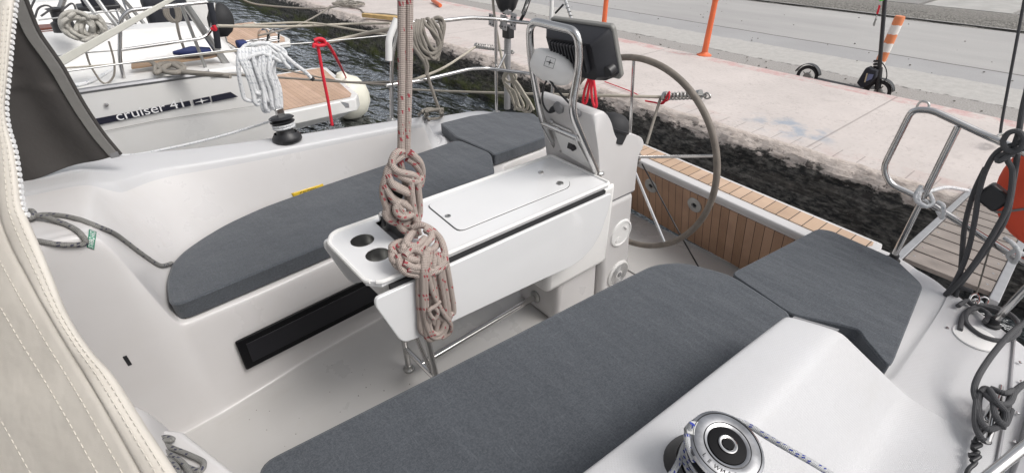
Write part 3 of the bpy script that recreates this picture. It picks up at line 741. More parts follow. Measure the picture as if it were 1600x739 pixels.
MB().lathe([(.034, -.004), (.034, .006), (.018, .014)], fr1, (-1, 0, 0), 20).build('rail_flange', M['steel_dull'], tb)
# ------------------------------------------------------------------ steering pedestal
pd = thing('steering_pedestal', 'white moulded helm pedestal with steel guard hoop and round speaker at its foot', 'helm pedestal', (1.72, CY, 0))
def xloft(prof_a, ya, prof_b, yb, n=6, name='', m=None, parent=None, bevel=.02):
    mb = MB(); mb.prism([V((x, ya, z)) for x, z in prof_a], (0, yb-ya, 0)); return mb.build(name, m, parent, bevel=bevel, seg=4)
up = [(1.555, .622), (1.53, .78), (1.50, .92), (1.455, 1.06), (1.475, 1.085), (1.52, 1.08), (1.565, 1.03), (1.60, .965), (1.64, .93), (1.69, .945), (1.79, .905), (1.825, .87), (1.822, .84), (1.80, .80), (1.812, .622)]
upr = smooth_path([V((x, 0, z)) for x, z in up], 3)
mb = MB()
secs = []
for yv, ins in ((1.262, .03), (1.268, .006), (1.29, 0), (1.44, 0), (1.58, 0), (1.604, .006), (1.61, .03)):
    cx, cz = 1.65, .80
    secs.append([V((lerp(p.x, cx, ins*1.2), yv, lerp(p.z, cz, ins*.8))) for p in upr])
mb.grid(secs, closed=False)
mb.f.append(list(range(len(upr)))); mb.uv.append(None); mb.mi.append(0)
mb.f.append([6*len(upr)+i for i in range(len(upr))][::-1]); mb.uv.append(None); mb.mi.append(0)
mb.build('upper_body', M['gel'], pd, angle=50)
low = [(1.575, .612), (1.60, .45), (1.64, .2), (1.655, 0), (1.90, 0), (1.865, .2), (1.835, .45), (1.818, .612)]
MB().prism([V((x, 1.268, z)) for x, z in low], (0, .335, 0)).build('lower_body', M['gel'], pd, bevel=.03, seg=5)
MB().prism([V((x, 1.274, z)) for x, z in [(1.57, .609), (1.815, .609), (1.815, .625), (1.57, .625)]], (0, .323, 0)).build('joint_line', M['grey_plastic'], pd)
MB().prism([V((x, 1.285, z)) for x, z in [(1.335, 0), (1.338, .22), (1.37, .27), (1.62, .30), (1.64, 0)]], (0, .30, 0)).build('plinth', M['gel'], pd, bevel=.03, seg=5)
# round cap and speaker on the port side
p = at(970, 364, Y=1.268); cap = MB().lathe([(0, 0), (.078, 0), (.075, .006), (.066, .008), (.064, .004), (0, .004)], p, (0, -1, 0), 40, cap=False).build('round_cap', M['plastic_white'], pd)
for s_ in (1, -1):
    MB().box(p+V((s_*.026, -.006, s_*.026)), (.034, .008, .012), Matrix.Rotation(R(s_*45), 3, 'Y')).build('cap_grip', M['plastic_white'], cap, bevel=.003)
p = at(965, 427, Y=1.268); spk = MB().lathe([(0, 0), (.08, 0), (.08, .006), (.07, .012), (.066, .008), (0, .014)], p, (0, -1, 0), 40, cap=False).build('speaker', M['plastic_white'], pd)
mb = MB()
for r_ in (.028, .035, .042, .049, .056, .062):
    mb.tube([p+V((r_*math.cos(a*math.pi/20), -.0115-.002*(1-r_/.066)-.0002, r_*math.sin(a*math.pi/20))) for a in range(40)], .0011, 5, closed=True)
mb.build('speaker_grille', M['alu'], spk)
MB().lathe([(0, .012), (.016, .012), (.014, .017), (0, .018)], p, (0, -1, 0), 20, cap=False).build('speaker_cone', M['grey_plastic'], spk)
# front panel
fpn = V((-.28, 0, -.075)).normalized()
fpl = (V((1.495, CY, .92)), V((-.94, 0, -.27)).normalized())
pc = [at(*q, plane=fpl) for q in ((862, 190), (893, 204), (927, 266), (880, 238))]
MB().prism([p-fpl[1]*-.002 for p in pc], fpl[1]*.004).build('instrument_panel', M['plastic_white'], pd, bevel=.006)
def gland(q, r_, m_, nm, par=pd, d=.012, pl_=None):
    p = at(*q, plane=pl_ or fpl); return MB().lathe([(0, 0), (r_, 0), (r_*.92, d*.6), (r_*.5, d), (0, d)], p+fpl[1]*.001, fpl[1], 24, cap=False).build(nm, m_, par)
gland((874, 168), .028, M['grey_plastic'], 'cable_gland', d=.018)
gland((868, 168), .013, M['black'], 'gland_boot', d=.032)
gland((902, 176), .022, M['grey_plastic'], 'cable_gland', d=.016)
gland((863, 190), .010, M['steel_dull'], 'screw_cap')
p = at(893, 225, plane=fpl); sk_ = MB().box(p+fpl[1]*.006, (.008, .030, .042), Matrix.Rotation(R(16), 3, 'Y')).build('power_socket', M['black'], pd, bevel=.004)
p = at(899, 229, plane=fpl); MB().lathe([(0, 0), (.013, 0), (.012, .016), (0, .018)], p+fpl[1]*.006, fpl[1], 16, cap=False).build('socket_cap', M['rubber'], sk_)
for q in ((871, 215), (876, 236), (934, 262)): gland(q, .006, M['steel'], 'panel_screw', d=.006)
# guard hoop
hp = [at(935, 277, Y=1.27), at(892, 172, Y=1.27), at(906, 100, Y=1.27), at(893, 66, Y=1.27), at(832, 47, Y=1.53), at(829, 90, Y=1.55), at(846, 187, Y=1.55), at(878, 247, Y=1.55)]
hp[3] = V((hp[2].x-.02, 1.27, 1.405)); hp[4] = V((hp[5].x-.01, 1.55, 1.405))
hoop = MB().tube(fillet(hp, .06, 8), .0155, 14).build('guard_hoop', M['steel'], pd)
MB().tube([at(848, 193, Y=1.55), at(903, 217, Y=1.27)], .012, 12).build('hoop_crossbar', M['steel'], hoop)
for pnt in (hp[0], hp[-1]): MB().lathe([(.024, 0), (.024, .006), (.017, .012)], V((pnt.x, pnt.y, .797)), (0,0,1), 20).build('hoop_foot', M['steel_dull'], hoop)
# compass under its cover
cp = at(958, 200, X=1.66)
cm = MB().lathe([(.0, .065), (.03, .062), (.052, .05), (.066, .025), (.07, 0), (.07, -.05)], cp, (0.35, -.1, .93), 28, cap=False).build('compass_cover', mat('charcoal_vinyl', (.022, .022, .024), .7), pd)
MB().lathe([(.071, -.004), (.074, 0), (.074, .008), (.070, .010)], cp, (0.35, -.1, .93), 28, cap=False).build('cover_band', M['black'], cm)
# throttle hub
p = at(973, 203, X=1.72); MB().lathe([(.0, -.02), (.02, -.02), (.022, .0), (.02, .02), (0, .022)], p, (0, -1, 0), 18, cap=False).build('cover_knob', M['black'], pd)
# cables
for k_, path in enumerate([[(873,170,1.46),(858,176,1.42),(848,160,1.38),(850,135,1.36),(862,120,1.37),(878,121,1.38)], [(905,178,1.46),(888,160,1.40),(868,138,1.36),(858,122,1.36),(864,118,1.37),(880,120,1.38)]]):
    MB().tube(smooth_path([at(a, b_, X=x) for a, b_, x in path], 6), .0045, 8).build('cable', M['black'], pd)

# chart plotter
cpx = 1.42
A = at(850, 34, X=1.41); B = at(948, 48, X=1.41); Cc = at(965, 116, X=1.47); Dd = at(842, 92, X=1.47)
plt_ = thing('chart_plotter', 'black chart plotter seen from behind, mounted on the helm pedestal hoop', 'chart plotter', (1.45, 1.36, 1.2))
u = (B-A).normalized(); vdn = (Cc-B); vdn = (vdn-u*vdn.dot(u)).normalized(); nb = vdn.cross(u).normalized()
if nb.x < 0: nb = -nb    # towards the helmsman
W = (B-A).length; Hh = .215
def PP(a, b_, c=0): return A+u*(a*W)+vdn*(b_*Hh)+nb*c
bz = [PP(.0, .03), PP(.03, 0), PP(.97, 0), PP(1.0, .05), PP(1.0, .93), PP(.96, 1), PP(.04, 1), PP(0, .95)]
MB().prism([p+nb*.03 for p in bz], nb*.022).build('bezel', M['bezel'], plt_, bevel=.006)
MB().prism([PP(a, b_, .0525) for a, b_ in ((.06, .08), (.94, .08), (.94, .92), (.06, .92))], nb*.002).build('screen', M['blackgloss'], plt_)
mb = MB(); bk = [(.02, .04), (.96, .04), (.985, .12), (.985, .86), (.90, .97), (.06, .97), (.02, .88)]; c0 = (.5, .5)
f0 = [PP(a, b_, .03) for a, b_ in bk]; f1 = [PP(lerp(a, .5, .06), lerp(b_, .5, .08), -.01) for a, b_ in bk]; f2 = [PP(lerp(a, .5, .24), lerp(b_, .5, .26), -.045) for a, b_ in bk]
mb.grid([f0, f1, f2], closed=True); mb.add(f2, [tuple(range(len(f2)))]); hs_ = mb.build('housing', mat('charcoal_housing', (.022, .022, .026), .38), plt_, bevel=.006)
mb = MB()
for i in range(12):
    a = .22+i*.05; mb.box((PP(a, .22, -.047)+PP(a, .66, -.047))/2, (.0055, .030, .10), Matrix((u, nb, vdn)).transposed())
mb.build('cooling_fins', mat('grey_black_fins', (.045, .045, .05), .45), hs_)
MB().lathe([(0, 0), (.022, 0), (.022, .03), (.018, .034), (0, .034)], PP(.95, .72, .01), -nb, 20, cap=False).build('mount_knob', M['black'], plt_)
MB().lathe([(0, 0), (.015, 0), (.015, .02), (0, .02)], PP(.03, .62, .01), -nb, 20, cap=False).build('mount_knob', M['black'], plt_)
# white pod below the plotter
pod = MB(); rowsp = []
pa = at(828, 92, X=1.40); pb = at(897, 118, X=1.385)
ax_ = (pb-pa); cn = (pa+pb)/2+V((0, 0, -.0))
for i in range(9):
    t = -1+2*i/8; rr2 = max(.02, (1-abs(t)**2.4))**.5; base = cn+ax_*.5*t
    ring = []
    for k in range(20):
        an = 2*math.pi*k/20; ring.append(base+V((math.cos(an)*.05*rr2, 0, math.sin(an)*.064*rr2)))
    rowsp.append(ring)
pod.grid(rowsp, closed=True); pod.add(rowsp[0], [tuple(range(20))]); pod.add(rowsp[-1], [tuple(range(20))])
podo = pod.build('instrument_pod', M['plastic_white'], pd, angle=80)
LG = frame_at(at(859, 98, X=1.348), at(868, 101, X=1.348)-at(850, 95, X=1.348), V((-1, -.25, .35)))
mb = MB(); LL = .052; LH = .036
def seg2(a, b_, wd=.0012):
    a = V((*a, 0)); b_ = V((*b_, 0)); d_ = (b_-a).normalized(); nrm = V((-d_.y, d_.x, 0))*wd/2
    mb.prism([a-nrm, b_-nrm, b_+nrm, a+nrm], (0, 0, .0008))
for a, b_ in (((-LL/2, -LH/2), (LL/2, -LH/2)), ((LL/2, -LH/2), (LL/2, LH/2)), ((LL/2, LH/2), (-LL/2, LH/2)), ((-LL/2, LH/2), (-LL/2, -LH/2))): seg2(a, b_)
mb.prism([V((-LL/2, 0, 0)), V((0, -.0022, 0)), V((LL/2, 0, 0)), V((0, .0022, 0))], (0, 0, .0009))
mb.prism([V((-.002, 0, .0001)), V((0, -.012, .0001)), V((.003, 0, .0001)), V((0, .012, .0001))], (0, 0, .0009))
o = mb.build('pod_emblem', M['black_ink'], None); o.data.transform(LG); setp(o, podo)

# ------------------------------------------------------------------ steering wheel
WX = 1.95
def circ3(a, b_, c_):
    (x1, y1), (x2, y2), (x3, y3) = a, b_, c_
    d_ = 2*(x1*(y2-y3)+x2*(y3-y1)+x3*(y1-y2))
    ux = ((x1*x1+y1*y1)*(y2-y3)+(x2*x2+y2*y2)*(y3-y1)+(x3*x3+y3*y3)*(y1-y2))/d_
    uy = ((x1*x1+y1*y1)*(x3-x2)+(x2*x2+y2*y2)*(x1-x3)+(x3*x3+y3*y3)*(x2-x1))/d_
    return ux, uy, math.hypot(x1-ux, y1-uy)
w3 = [at(*q, X=WX) for q in ((975, 90), (1118, 230), (1032, 383))]
cy_, cz_, wr = circ3(*[(p.y, p.z) for p in w3])
sw = thing('helm_wheel', 'large brown leather-rimmed steering wheel with thin steel spokes', 'steering wheel', (WX, cy_, cz_))
wc = V((WX, cy_, cz_))
MB().tube([wc+V((0, wr*math.cos(2*math.pi*i/96), wr*math.sin(2*math.pi*i/96))) for i in range(96)], .0152, 12, closed=True).build('rim', M['wheel_leather'], sw)
MB().lathe([(0, -.08), (.035, -.08), (.04, -.02), (.06, .01), (.055, .03), (.02, .045), (0, .045)], wc, (1, 0, 0), 28, cap=False).build('hub', M['steel'], sw)
sp0 = at(1112, 244, X=WX); a0 = math.atan2(sp0.z-cz_, sp0.y-cy_)
sp1 = at(990, 102, X=WX); a1 = math.atan2(sp1.z-cz_, sp1.y-cy_); sp2 = at(1037, 376, X=WX); a2 = math.atan2(sp2.z-cz_, sp2.y-cy_)
for an in (a0, a1, a2, R(12), R(304)):
    MB().tube([wc, wc+V((0, (wr-.01)*math.cos(an), (wr-.01)*math.sin(an)))], .0075, 10).build('spoke', M['steel'], sw)


# ------------------------------------------------------------------ winches
def winch(loc, axis, label, s=1.0, chrome=True):
    root = thing('winch', label, 'winch', loc)
    ax = V(axis).normalized(); loc = V(loc)
    MB().lathe([(0, 0), (.082*s, 0), (.085*s, .006), (.083*s, .026*s), (.070*s, .042*s), (.066*s, .05*s)], loc, ax, 40, cap=False).build('base', M['black'], root)
    MB().lathe([(.055*s, .045*s), (.050*s, .055*s), (.047*s, .075*s), (.047*s, .095*s), (.052*s, .108*s), (.066*s, .114*s)], loc, ax, 40, cap=False).build('drum', M['black'], root)
    MB().lathe([(.045*s, .112*s), (.068*s, .112*s), (.070*s, .117*s), (.058*s, .121*s), (.052*s, .126*s), (.058*s, .131*s), (.070*s, .135*s), (.071*s, .138*s)], loc, ax, 48, cap=False).build('self_tailing_jaw', M['black'], root)
    if chrome:
        top = MB().lathe([(.050*s, .142*s), (.071*s, .138*s), (.0745*s, .142*s), (.073*s, .149*s), (.064*s, .153*s), (.044*s, .1545*s), (.038*s, .152*s)], loc, ax, 64, cap=False).build('top_ring', M['chrome'], root)
        MB().lathe([(0, .150*s), (.0375*s, .150*s), (.0375*s, .1535*s), (.035*s, .1545*s), (0.0, .155*s)], loc, ax, 48, cap=False).build('centre_cap', M['matt_black'], root)
        MB().lathe([(.0125*s, .1555*s), (.0185*s, .1555*s), (.0185*s, .1575*s), (.0165*s, .1585*s), (.0135*s, .1575*s), (.0125*s, .153*s)], loc, ax, 32, cap=False).build('socket_ring', M['steel'], root)
        st = []; u_ = ax.orthogonal().normalized(); w_ = ax.cross(u_)
        for i in range(16):
            r_ = (.0128 if i % 2 == 0 else .0095)*s; an = 2*math.pi*i/16; st.append(loc+ax*.1565*s+u_*r_*math.cos(an)+w_*r_*math.sin(an))
        MB().prism(st, ax*.0008).build('handle_socket', M['matt_black'], root)
        for rg in (.0455, .0665): MB().tube([loc+ax*(.1552*s if rg < .05 else .1528*s)+u_*rg*s*math.cos(2*math.pi*i/64)+w_*rg*s*math.sin(2*math.pi*i/64) for i in range(64)], .0009, 6, closed=True).build('ring_groove', M['black'], top)
        for i, ch in enumerate('LEWMAR'):
            dv0 = V(at(1140, 740, Z=.9)-at(1137, 690, Z=.9)); dv0 = (dv0-ax*dv0.dot(ax)).normalized(); dv1 = ax.cross(dv0)
            an = R(-48+i*13); rd_ = dv0*math.cos(an)+dv1*math.sin(an); tg_ = ax.cross(rd_)
            text_mesh('ring_letter', ch, .0115, frame_at(loc+ax*.1556*s+rd_*.061*s-tg_*.004, tg_, ax), M['black'], top, thick=0)
        # feeder arm
        fa = V(at(1080, 672, Z=.9)-at(1137, 690, Z=.9)); fa = (fa-ax*fa.dot(ax)).normalized(); fb = ax.cross(fa)
        MB().prism([loc+ax*.141*s+fa*a*s+fb*b_*s for a, b_ in ((.040, -.032), (.074, -.022), (.083, -.004), (.079, .010), (.060, .008), (.044, .018))], ax*.012*s).build('feeder_arm', M['steel_dull'], root, bevel=.002)
    else:
        MB().lathe([(0, .150*s), (.045*s, .150*s), (.06*s, .146*s), (.071*s, .138*s)], loc, ax, 40, cap=False).build('top_ring', M['black'], root)
        MB().box(loc+ax*.17*s+V((.0, 0, .0)), (.05*s, .02*s, .05*s), Matrix.Rotation(R(20), 3, 'Z')).build('feeder_arm', M['steel'], root, bevel=.004)
    return root, ax
def fleck_rope(name, label, pts, r, m, group=None, n=8, cat='rope', seg=10, parent=None):
    o = MB().tube(smooth_path(pts, n), r, seg).build(name, m, parent, angle=60)
    if parent is None: tag(o, label, cat, group)
    return o
PA = (-.02, -.20, 1); PW = at(1137, 694, Z=.885)-V(PA).normalized()*.155; print('PW', PW)
wn_, pax = winch(PW, PA, 'chrome topped black self-tailing winch at the bottom of the photo')
def ring_pts(c, ax, r, h0, h1, a0, a1, n=20):
    ax = V(ax).normalized(); u_ = V((1,0,0)); u_ = (u_-ax*u_.dot(ax)).normalized(); w_ = ax.cross(u_)
    return [V(c)+ax*lerp(h0, h1, i/n)+u_*r*math.cos(lerp(a0, a1, i/n))+w_*r*math.sin(lerp(a0, a1, i/n)) for i in range(n+1)]
rp = [at(1040, 752, Z=.80), at(1062, 728, Z=.815)]
# in from the lower left, three turns round the drum, up over the feeder arm, round the jaw and away to the right
rp2 = [at(1000, 790, Z=.79), at(1053, 735, Z=.82)]+ring_pts(PW, PA, .058, .055, .115, R(95), R(95-360*2.6), 48)
tl = ring_pts(PW, PA, .073, .124, .134, R(150), R(-35), 14)
tl = [at(1085, 720, Z=.86), at(1074, 690, Z=.885), at(1078, 665, Z=.885), at(1098, 655, Z=.875), at(1130, 652, Z=.865), at(1165, 662, Z=.862), at(1200, 683, Z=.862), at(1240, 706, Z=.865), at(1290, 735, Z=.84), at(1350, 776, Z=.77), at(1420, 832, Z=.62), at(1465, 880, Z=.48), at(1480, 900, Z=.462)]
wr_ = MB(); wr_.tube(smooth_path(rp2, 4), .0062, 10); wr_.tube(smooth_path(tl, 8), .0062, 10)
wr_.tube(smooth_path([at(1082, 662, Z=.905), at(1073, 680, Z=.88), at(1080, 710, Z=.85), at(1095, 760, Z=.82)], 8), .0062, 10)
tag(wr_.build('sheet_rope', M['rope_blue'], angle=60), 'white rope with blue flecks wound round the chrome topped winch', 'rope')
SW = V(ray_deck(441, 209)[0] or (.62, 2.6, .77)); print('STBD WINCH', SW)
winch(SW-V((0, 0, .003)), (0, .10, 1), 'small black winch on the far coaming holding the coiled white rope', .86, False)

# ------------------------------------------------------------------ sprayhood: cream flap with zip, dark side panel
sh = thing('sprayhood', 'cream canvas sprayhood with a white toothed zip and dark grey side panel', 'sprayhood', (-.3, 1.2, .9))
edge = [(26, -40), (22, 0), (16, 55), (10, 120), (6, 165), (10, 200), (20, 235), (27, 280), (32, 320), (42, 342), (58, 378), (78, 426), (106, 495), (142, 550), (178, 590), (228, 668), (277, 742), (310, 800)]
crease = [(-5, -40), (-5, 0), (-6, 55), (-7, 120), (-8, 165), (-8, 200), (-6, 240), (-5, 280), (-2, 320), (4, 350), (20, 388), (40, 425), (66, 472), (101, 532), (132, 582), (164, 636), (224, 742), (260, 800)]
def dep(y): return .80-.22*max(0, min(1, (y+40)/840))
rows = []
for (ex, ey), (cx, cy) in zip(edge, crease):
    dd = dep(ey); row = []
    for t in (-4.5, -2.0, -.9, -.12, -.03, .0, .03, .12, .5, .85, .97, 1.0):
        if t >= 0: x = lerp(cx, ex, t); y = lerp(cy, ey, t)
        else: x = cx+t*62; y = cy-t*6
        bulge = {-.12: 0, -.03: .002, .0: .007, .03: -.004, .12: -.006, .5: -.008, .85: -.006, .97: .0, 1.0: .006}.get(t, .0)
        row.append(at(x, y, D=dd+bulge+(.012*abs(t)**1.3 if t < 0 else 0)))
    rows.append(row)
# densify along
dr = []
cols = [smooth_path([r[k] for r in rows], 5) for k in range(len(rows[0]))]
for i in range(len(cols[0])): dr.append([c[i] for c in cols])
MB().grid(dr).build('canvas_flap', M['canvas'], sh, solid=.0035, subsurf=1)
def stitch_line(k0, k1, w, i0, i1, off):
    mb = MB(); a = [lerp(cols[k0][i], cols[k1][i], w) for i in range(len(cols[0]))][i0:i1]
    s_ = 0; L = [0]
    for i in range(1, len(a)): L.append(L[-1]+(a[i]-a[i-1]).length)
    d_ = .0
    def pt(x):
        for i in range(1, len(L)):
            if L[i] >= x: return lerp(a[i-1], a[i], (x-L[i-1])/max(1e-9, L[i]-L[i-1]))
        return a[-1]
    while d_ < L[-1]-.01:
        p, q = pt(d_), pt(d_+.0062); tocam = (V((0,0,H))-p).normalized()*off
        mb.tube([p+tocam, (p+q)/2+tocam*1.25, q+tocam], .0008, 5); d_ += .0098
    return mb
for (k0, k1, w_) in ((7, 8, .75), (8, 9, .55), (1, 2, .85), (2, 3, .55), (0, 1, .75)):
    stitch_line(k0, k1, w_, 6, len(cols[0]), .0030).build('stitching', M['stitch'], sh)
rf = []
for i in range(13):
    u_ = i/12; y = lerp(-.25, 2.75, u_); zc_ = 2.05-.55*abs(2*u_-1)**3
    rf.append([V((-.42, y, zc_)), V((-.8, y, zc_+.03)), V((-1.3, y, zc_-.02)), V((-1.9, y, lerp(zc_, 1.0, .35))), V((-2.4, y, .95))])
MB().grid(rf).build('unseen_shade_canopy', M['canvas'], sh, solid=.004, subsurf=1)  # out-of-view sprayhood roof, added to shade the forward cockpit
# zip teeth along the upper edge
mb = MB(); ec = cols[-1][:46]; L = 0; nxt = 0
for i in range(1, len(ec)):
    sl_ = (ec[i]-ec[i-1]).length
    while nxt <= L+sl_:
        p = lerp(ec[i-1], ec[i], (nxt-L)/sl_); t_ = (ec[i]-ec[i-1]).normalized(); side = RT
        tocam = (V((0,0,H))-p).normalized()
        mb.tube([p+tocam*.003-side*.006, p+tocam*.004+side*.003, p+tocam*.003+side*.006], lambda u: .0032 if u < .6 else .0040, 8); nxt += .0098
    L += sl_
mb.build('zip_teeth', M['white_ink'], sh)
MB().tube([p+(V((0,0,H))-p).normalized()*.002-RT*.008 for p in ec], .0035, 8).build('zip_tape', M['plastic_white'], sh)
# dark side panel standing on the far coaming
pe = [(22, -40), (37, 0), (57, 49), (78, 80), (97, 108), (115, 140), (134, 172), (160, 210), (186, 241)]
pl_ = [(-30, -40), (-20, 0), (-20, 60), (-20, 100), (-20, 130), (-15, 160), (-10, 200), (0, 240), (20, 288)]
def pyl(q): return at(*q, Y=2.32+.0006*q[1])
rows = []
A_ = smooth_path([pyl(q) for q in pe], 4); B_ = smooth_path([pyl(q) for q in pl_], 4)
for i, (a, b_) in enumerate(zip(A_, B_)):
    rows.append([lerp(a, b_, t/10)+V((0, .02*math.sin(t*.9+i*.12)*min(1, t/2)*(1 if i > 18 else .4), 0)) for t in range(11)])
mb = MB(); mb.grid(rows); mb.build('side_panel', M['canvas_grey'], sh, solid=.003, subsurf=1)
st_ = smooth_path([pyl(q) for q in pe], 4)
mb = MB(); mb.grid([[p+V((-.032, -.012, -.0)), p+V((-.030, -.018, 0)), p+V((-.004, -.018, 0)), p+V((0, -.012, 0))] for p in st_]); mb.build('webbing_edge', M['canvas_trim'], sh, solid=.002)
mb = MB(); mb.tube([p+V((.004, -.004, 0)) for p in st_], .008, 8); mb.build('edge_binding', M['canvas_grey'], sh)
mb = MB(); mb.box(pyl((178, 240))+V((0, -.02, 0)), (.03, .004, .022)); mb.build('webbing_buckle', M['grey_plastic'], sh, bevel=.002)

# ------------------------------------------------------------------ forward port corner: ledge end, sticker, ropes
led = MB(); lz = .80
pt_ = [at(*q, Z=lz) for q in ((195, 662), (285, 672), (372, 742), (420, 800), (200, 830))]
led.prism(pt_, (0, 0, -.35)); led.build('forward_ledge', M['gel'], yacht, bevel=.012)
sk2 = [at(*q, Z=lz+.0015) for q in ((224, 661), (230, 662), (240, 681), (232, 681))]
MB().prism([at(*q, Z=lz+.001) for q in ((218, 662), (227, 663), (238, 680), (232, 681))], (0, 0, .001)).build('orange_stripe', M['orange_ink'], yacht)
MB().prism([at(*q, Z=lz+.001) for q in ((227, 663), (231.5, 663), (242, 680), (238, 680))], (0, 0, .0012)).build('pink_stripe', M['pink'], yacht)
mb = MB()
for i, path in enumerate([[(225,690),(250,692),(275,702),(300,712),(318,722),(312,735),(290,728),(265,715),(240,705),(215,700)],
                          [(222,700),(255,705),(285,722),(300,745)], [(228,710),(260,716),(278,735),(270,760)], [(222,704),(248,718),(268,740),(262,770)],
                          [(236,684),(244,696),(256,688),(270,687),(262,683),(248,686),(240,700),(226,716)]]):
    mb.tube(smooth_path([at(a, b_, Z=lz+.008+.006*(i % 3)) for a, b_ in path], 6), .0056, 10)
tag(mb.build('rope_coil', M['rope_grey'], angle=60), 'small grey rope coil under the cream canvas at the bottom left', 'rope')
# grey rope lying on the far forward ledge
def on_deck(path, lift=.006):
    out = []
    path = [tuple(p) for p in smooth_path([V((q[0], q[1], q[2] if len(q) > 2 else 0)) for q in path], 4)]
    for q in path:
        loc, nn = ray_deck(*q[:2]); 
        if loc is None: loc, nn = at(q[0], q[1], Z=.9), V((0,0,1))
        out.append(loc+nn*(lift+(q[2] if len(q) > 2 else 0)))
    return out
mb = MB()
mb.tube(smooth_path(on_deck([(20, 343), (46, 342), (70, 338), (100, 340), (125, 346), (150, 356), (175, 366), (195, 380), (215, 395), (240, 412), (252, 416), (266, 412)]), 6), .0085, 10)
mb.tube(smooth_path(on_deck([(50, 343, .01), (75, 346, .01), (100, 352), (120, 362), (133, 375), (128, 381), (105, 382), (80, 381), (50, 378)]), 6), .0085, 10)
mb.tube(smooth_path([p+V((0,0,.012)) for p in on_deck([(44, 338), (54, 337), (58, 344), (50, 348), (44, 342), (52, 340)])], 5), .0085, 10)
tag(mb.build('control_line', M['rope_grey'], angle=60), 'thin grey rope running over the white ledge to the far bench cushion', 'rope')
# white line from the sprayhood to the far winch
lw = [at(150, 236, Y=2.75), at(200, 243, Y=2.78), at(260, 233, Y=2.80), at(330, 217, Y=2.80), at(390, 200, Y=2.76), at(424, 189, Y=SW.y)]
mb = MB(); mb.tube(smooth_path(lw, 8), .0065, 10)
mb.tube(ring_pts(SW, (0, .1, 1), .05, .06, .085, 0, R(720), 40), .0065, 8)
tag(mb.build('sheet_rope', M['rope_white'], angle=60), 'white rope stretched along the far coaming to the small black winch', 'rope')

# ------------------------------------------------------------------ mainsheet bundle hung over the table
mb = MB()
def tie(path, r=.0092, n=6, closed=False):
    mb.tube(smooth_path([at(a, b_, Y=y) for a, b_, y in path], n, closed), r, 10, closed=closed)
# four falls from the boom (high above the frame)
for k, (ox, oy) in enumerate(((-5.5, 1.352), (5.5, 1.352), (-4.5, 1.372), (5.5, 1.374))):
    tie([(634+ox*.9, -700, oy), (633+ox, -150, oy), (633+ox+math.sin(k)*1, 40, oy), (633+ox, 120, oy), (632+ox*.9, 190, oy), (631+ox*.8, 245, oy)], .0118, 10)
# upper knot: wraps and crossing turns
r1 = .0115
for (path) in [
    [(640,238,1.34),(655,252,1.34),(660,270,1.35),(656,290,1.36),(648,275,1.33),(622,268,1.32),(612,256,1.33),(618,240,1.34),(630,236,1.35)],
    [(612,250,1.34),(616,268,1.33),(634,280,1.325),(652,284,1.33),(658,274,1.35),(650,258,1.345),(636,248,1.35)],
    [(628,244,1.35),(610,258,1.34),(604,278,1.335),(620,290,1.325),(640,300,1.33)],
    [(612,262,1.33),(602,280,1.335),(598,300,1.34),(603,322,1.34),(614,344,1.335),(634,352,1.33),(652,362,1.32),(650,350,1.33)],
    [(606,272,1.33),(614,290,1.32),(632,300,1.32),(642,304,1.33)],
    [(600,288,1.335),(610,306,1.325),(622,322,1.32),(634,336,1.32),(642,326,1.325)],
    [(604,300,1.345),(618,312,1.33),(636,322,1.32),(648,332,1.33)],
    [(642,270,1.33),(643,300,1.322),(647,330,1.32),(652,356,1.31),(655,368,1.30)],
    [(650,272,1.335),(654,300,1.33),(656,330,1.33),(652,350,1.32),(648,372,1.30)],
    [(634,318,1.33),(622,316,1.32),(618,330,1.315),(630,340,1.31),(646,334,1.32)],
    [(610,318,1.34),(602,334,1.34),(612,346,1.335),(632,350,1.33),(640,344,1.335)],
    [(620,344,1.33),(628,358,1.325),(645,366,1.31),(656,352,1.32)],
    [(625,252,1.36),(634,290,1.37),(640,330,1.36),(648,352,1.34)]]: tie(path, r1)
# lower knot resting over the table edge
for (path) in [
    [(650,352,1.30),(640,372,1.27),(622,392,1.24),(615,404,1.20),(622,416,1.17),(640,412,1.16),(668,396,1.17),(684,380,1.20),(680,364,1.24),(660,352,1.27),(645,356,1.29)],
    [(612,392,1.22),(616,408,1.18),(640,400,1.17),(662,384,1.19),(674,368,1.22),(664,358,1.25)],
    [(640,372,1.22),(630,388,1.19),(648,392,1.18),(668,378,1.20),(676,370,1.22)],
    [(642,365,1.23),(634,380,1.20),(650,384,1.185),(664,372,1.21)],
    [(622,398,1.18),(628,420,1.15),(642,428,1.14),(660,424,1.14),(668,408,1.145),(662,394,1.16)],
    [(624,386,1.21),(636,402,1.16),(652,406,1.15),(664,400,1.15),(670,388,1.17)],
    [(630,410,1.15),(648,418,1.135),(662,412,1.135),(660,396,1.15),(644,390,1.17),(632,400,1.16)],
    [(636,420,1.14),(668,424,1.13),(688,416,1.13),(696,404,1.14),(690,396,1.155)],
    [(626,416,1.16),(652,430,1.135),(682,424,1.125),(697,412,1.135)],
    [(664,360,1.25),(684,368,1.22),(694,390,1.16),(696,410,1.135)],
    [(640,380,1.24),(626,378,1.235),(612,386,1.22),(620,398,1.20),(636,390,1.20)]]: tie(path, r1)
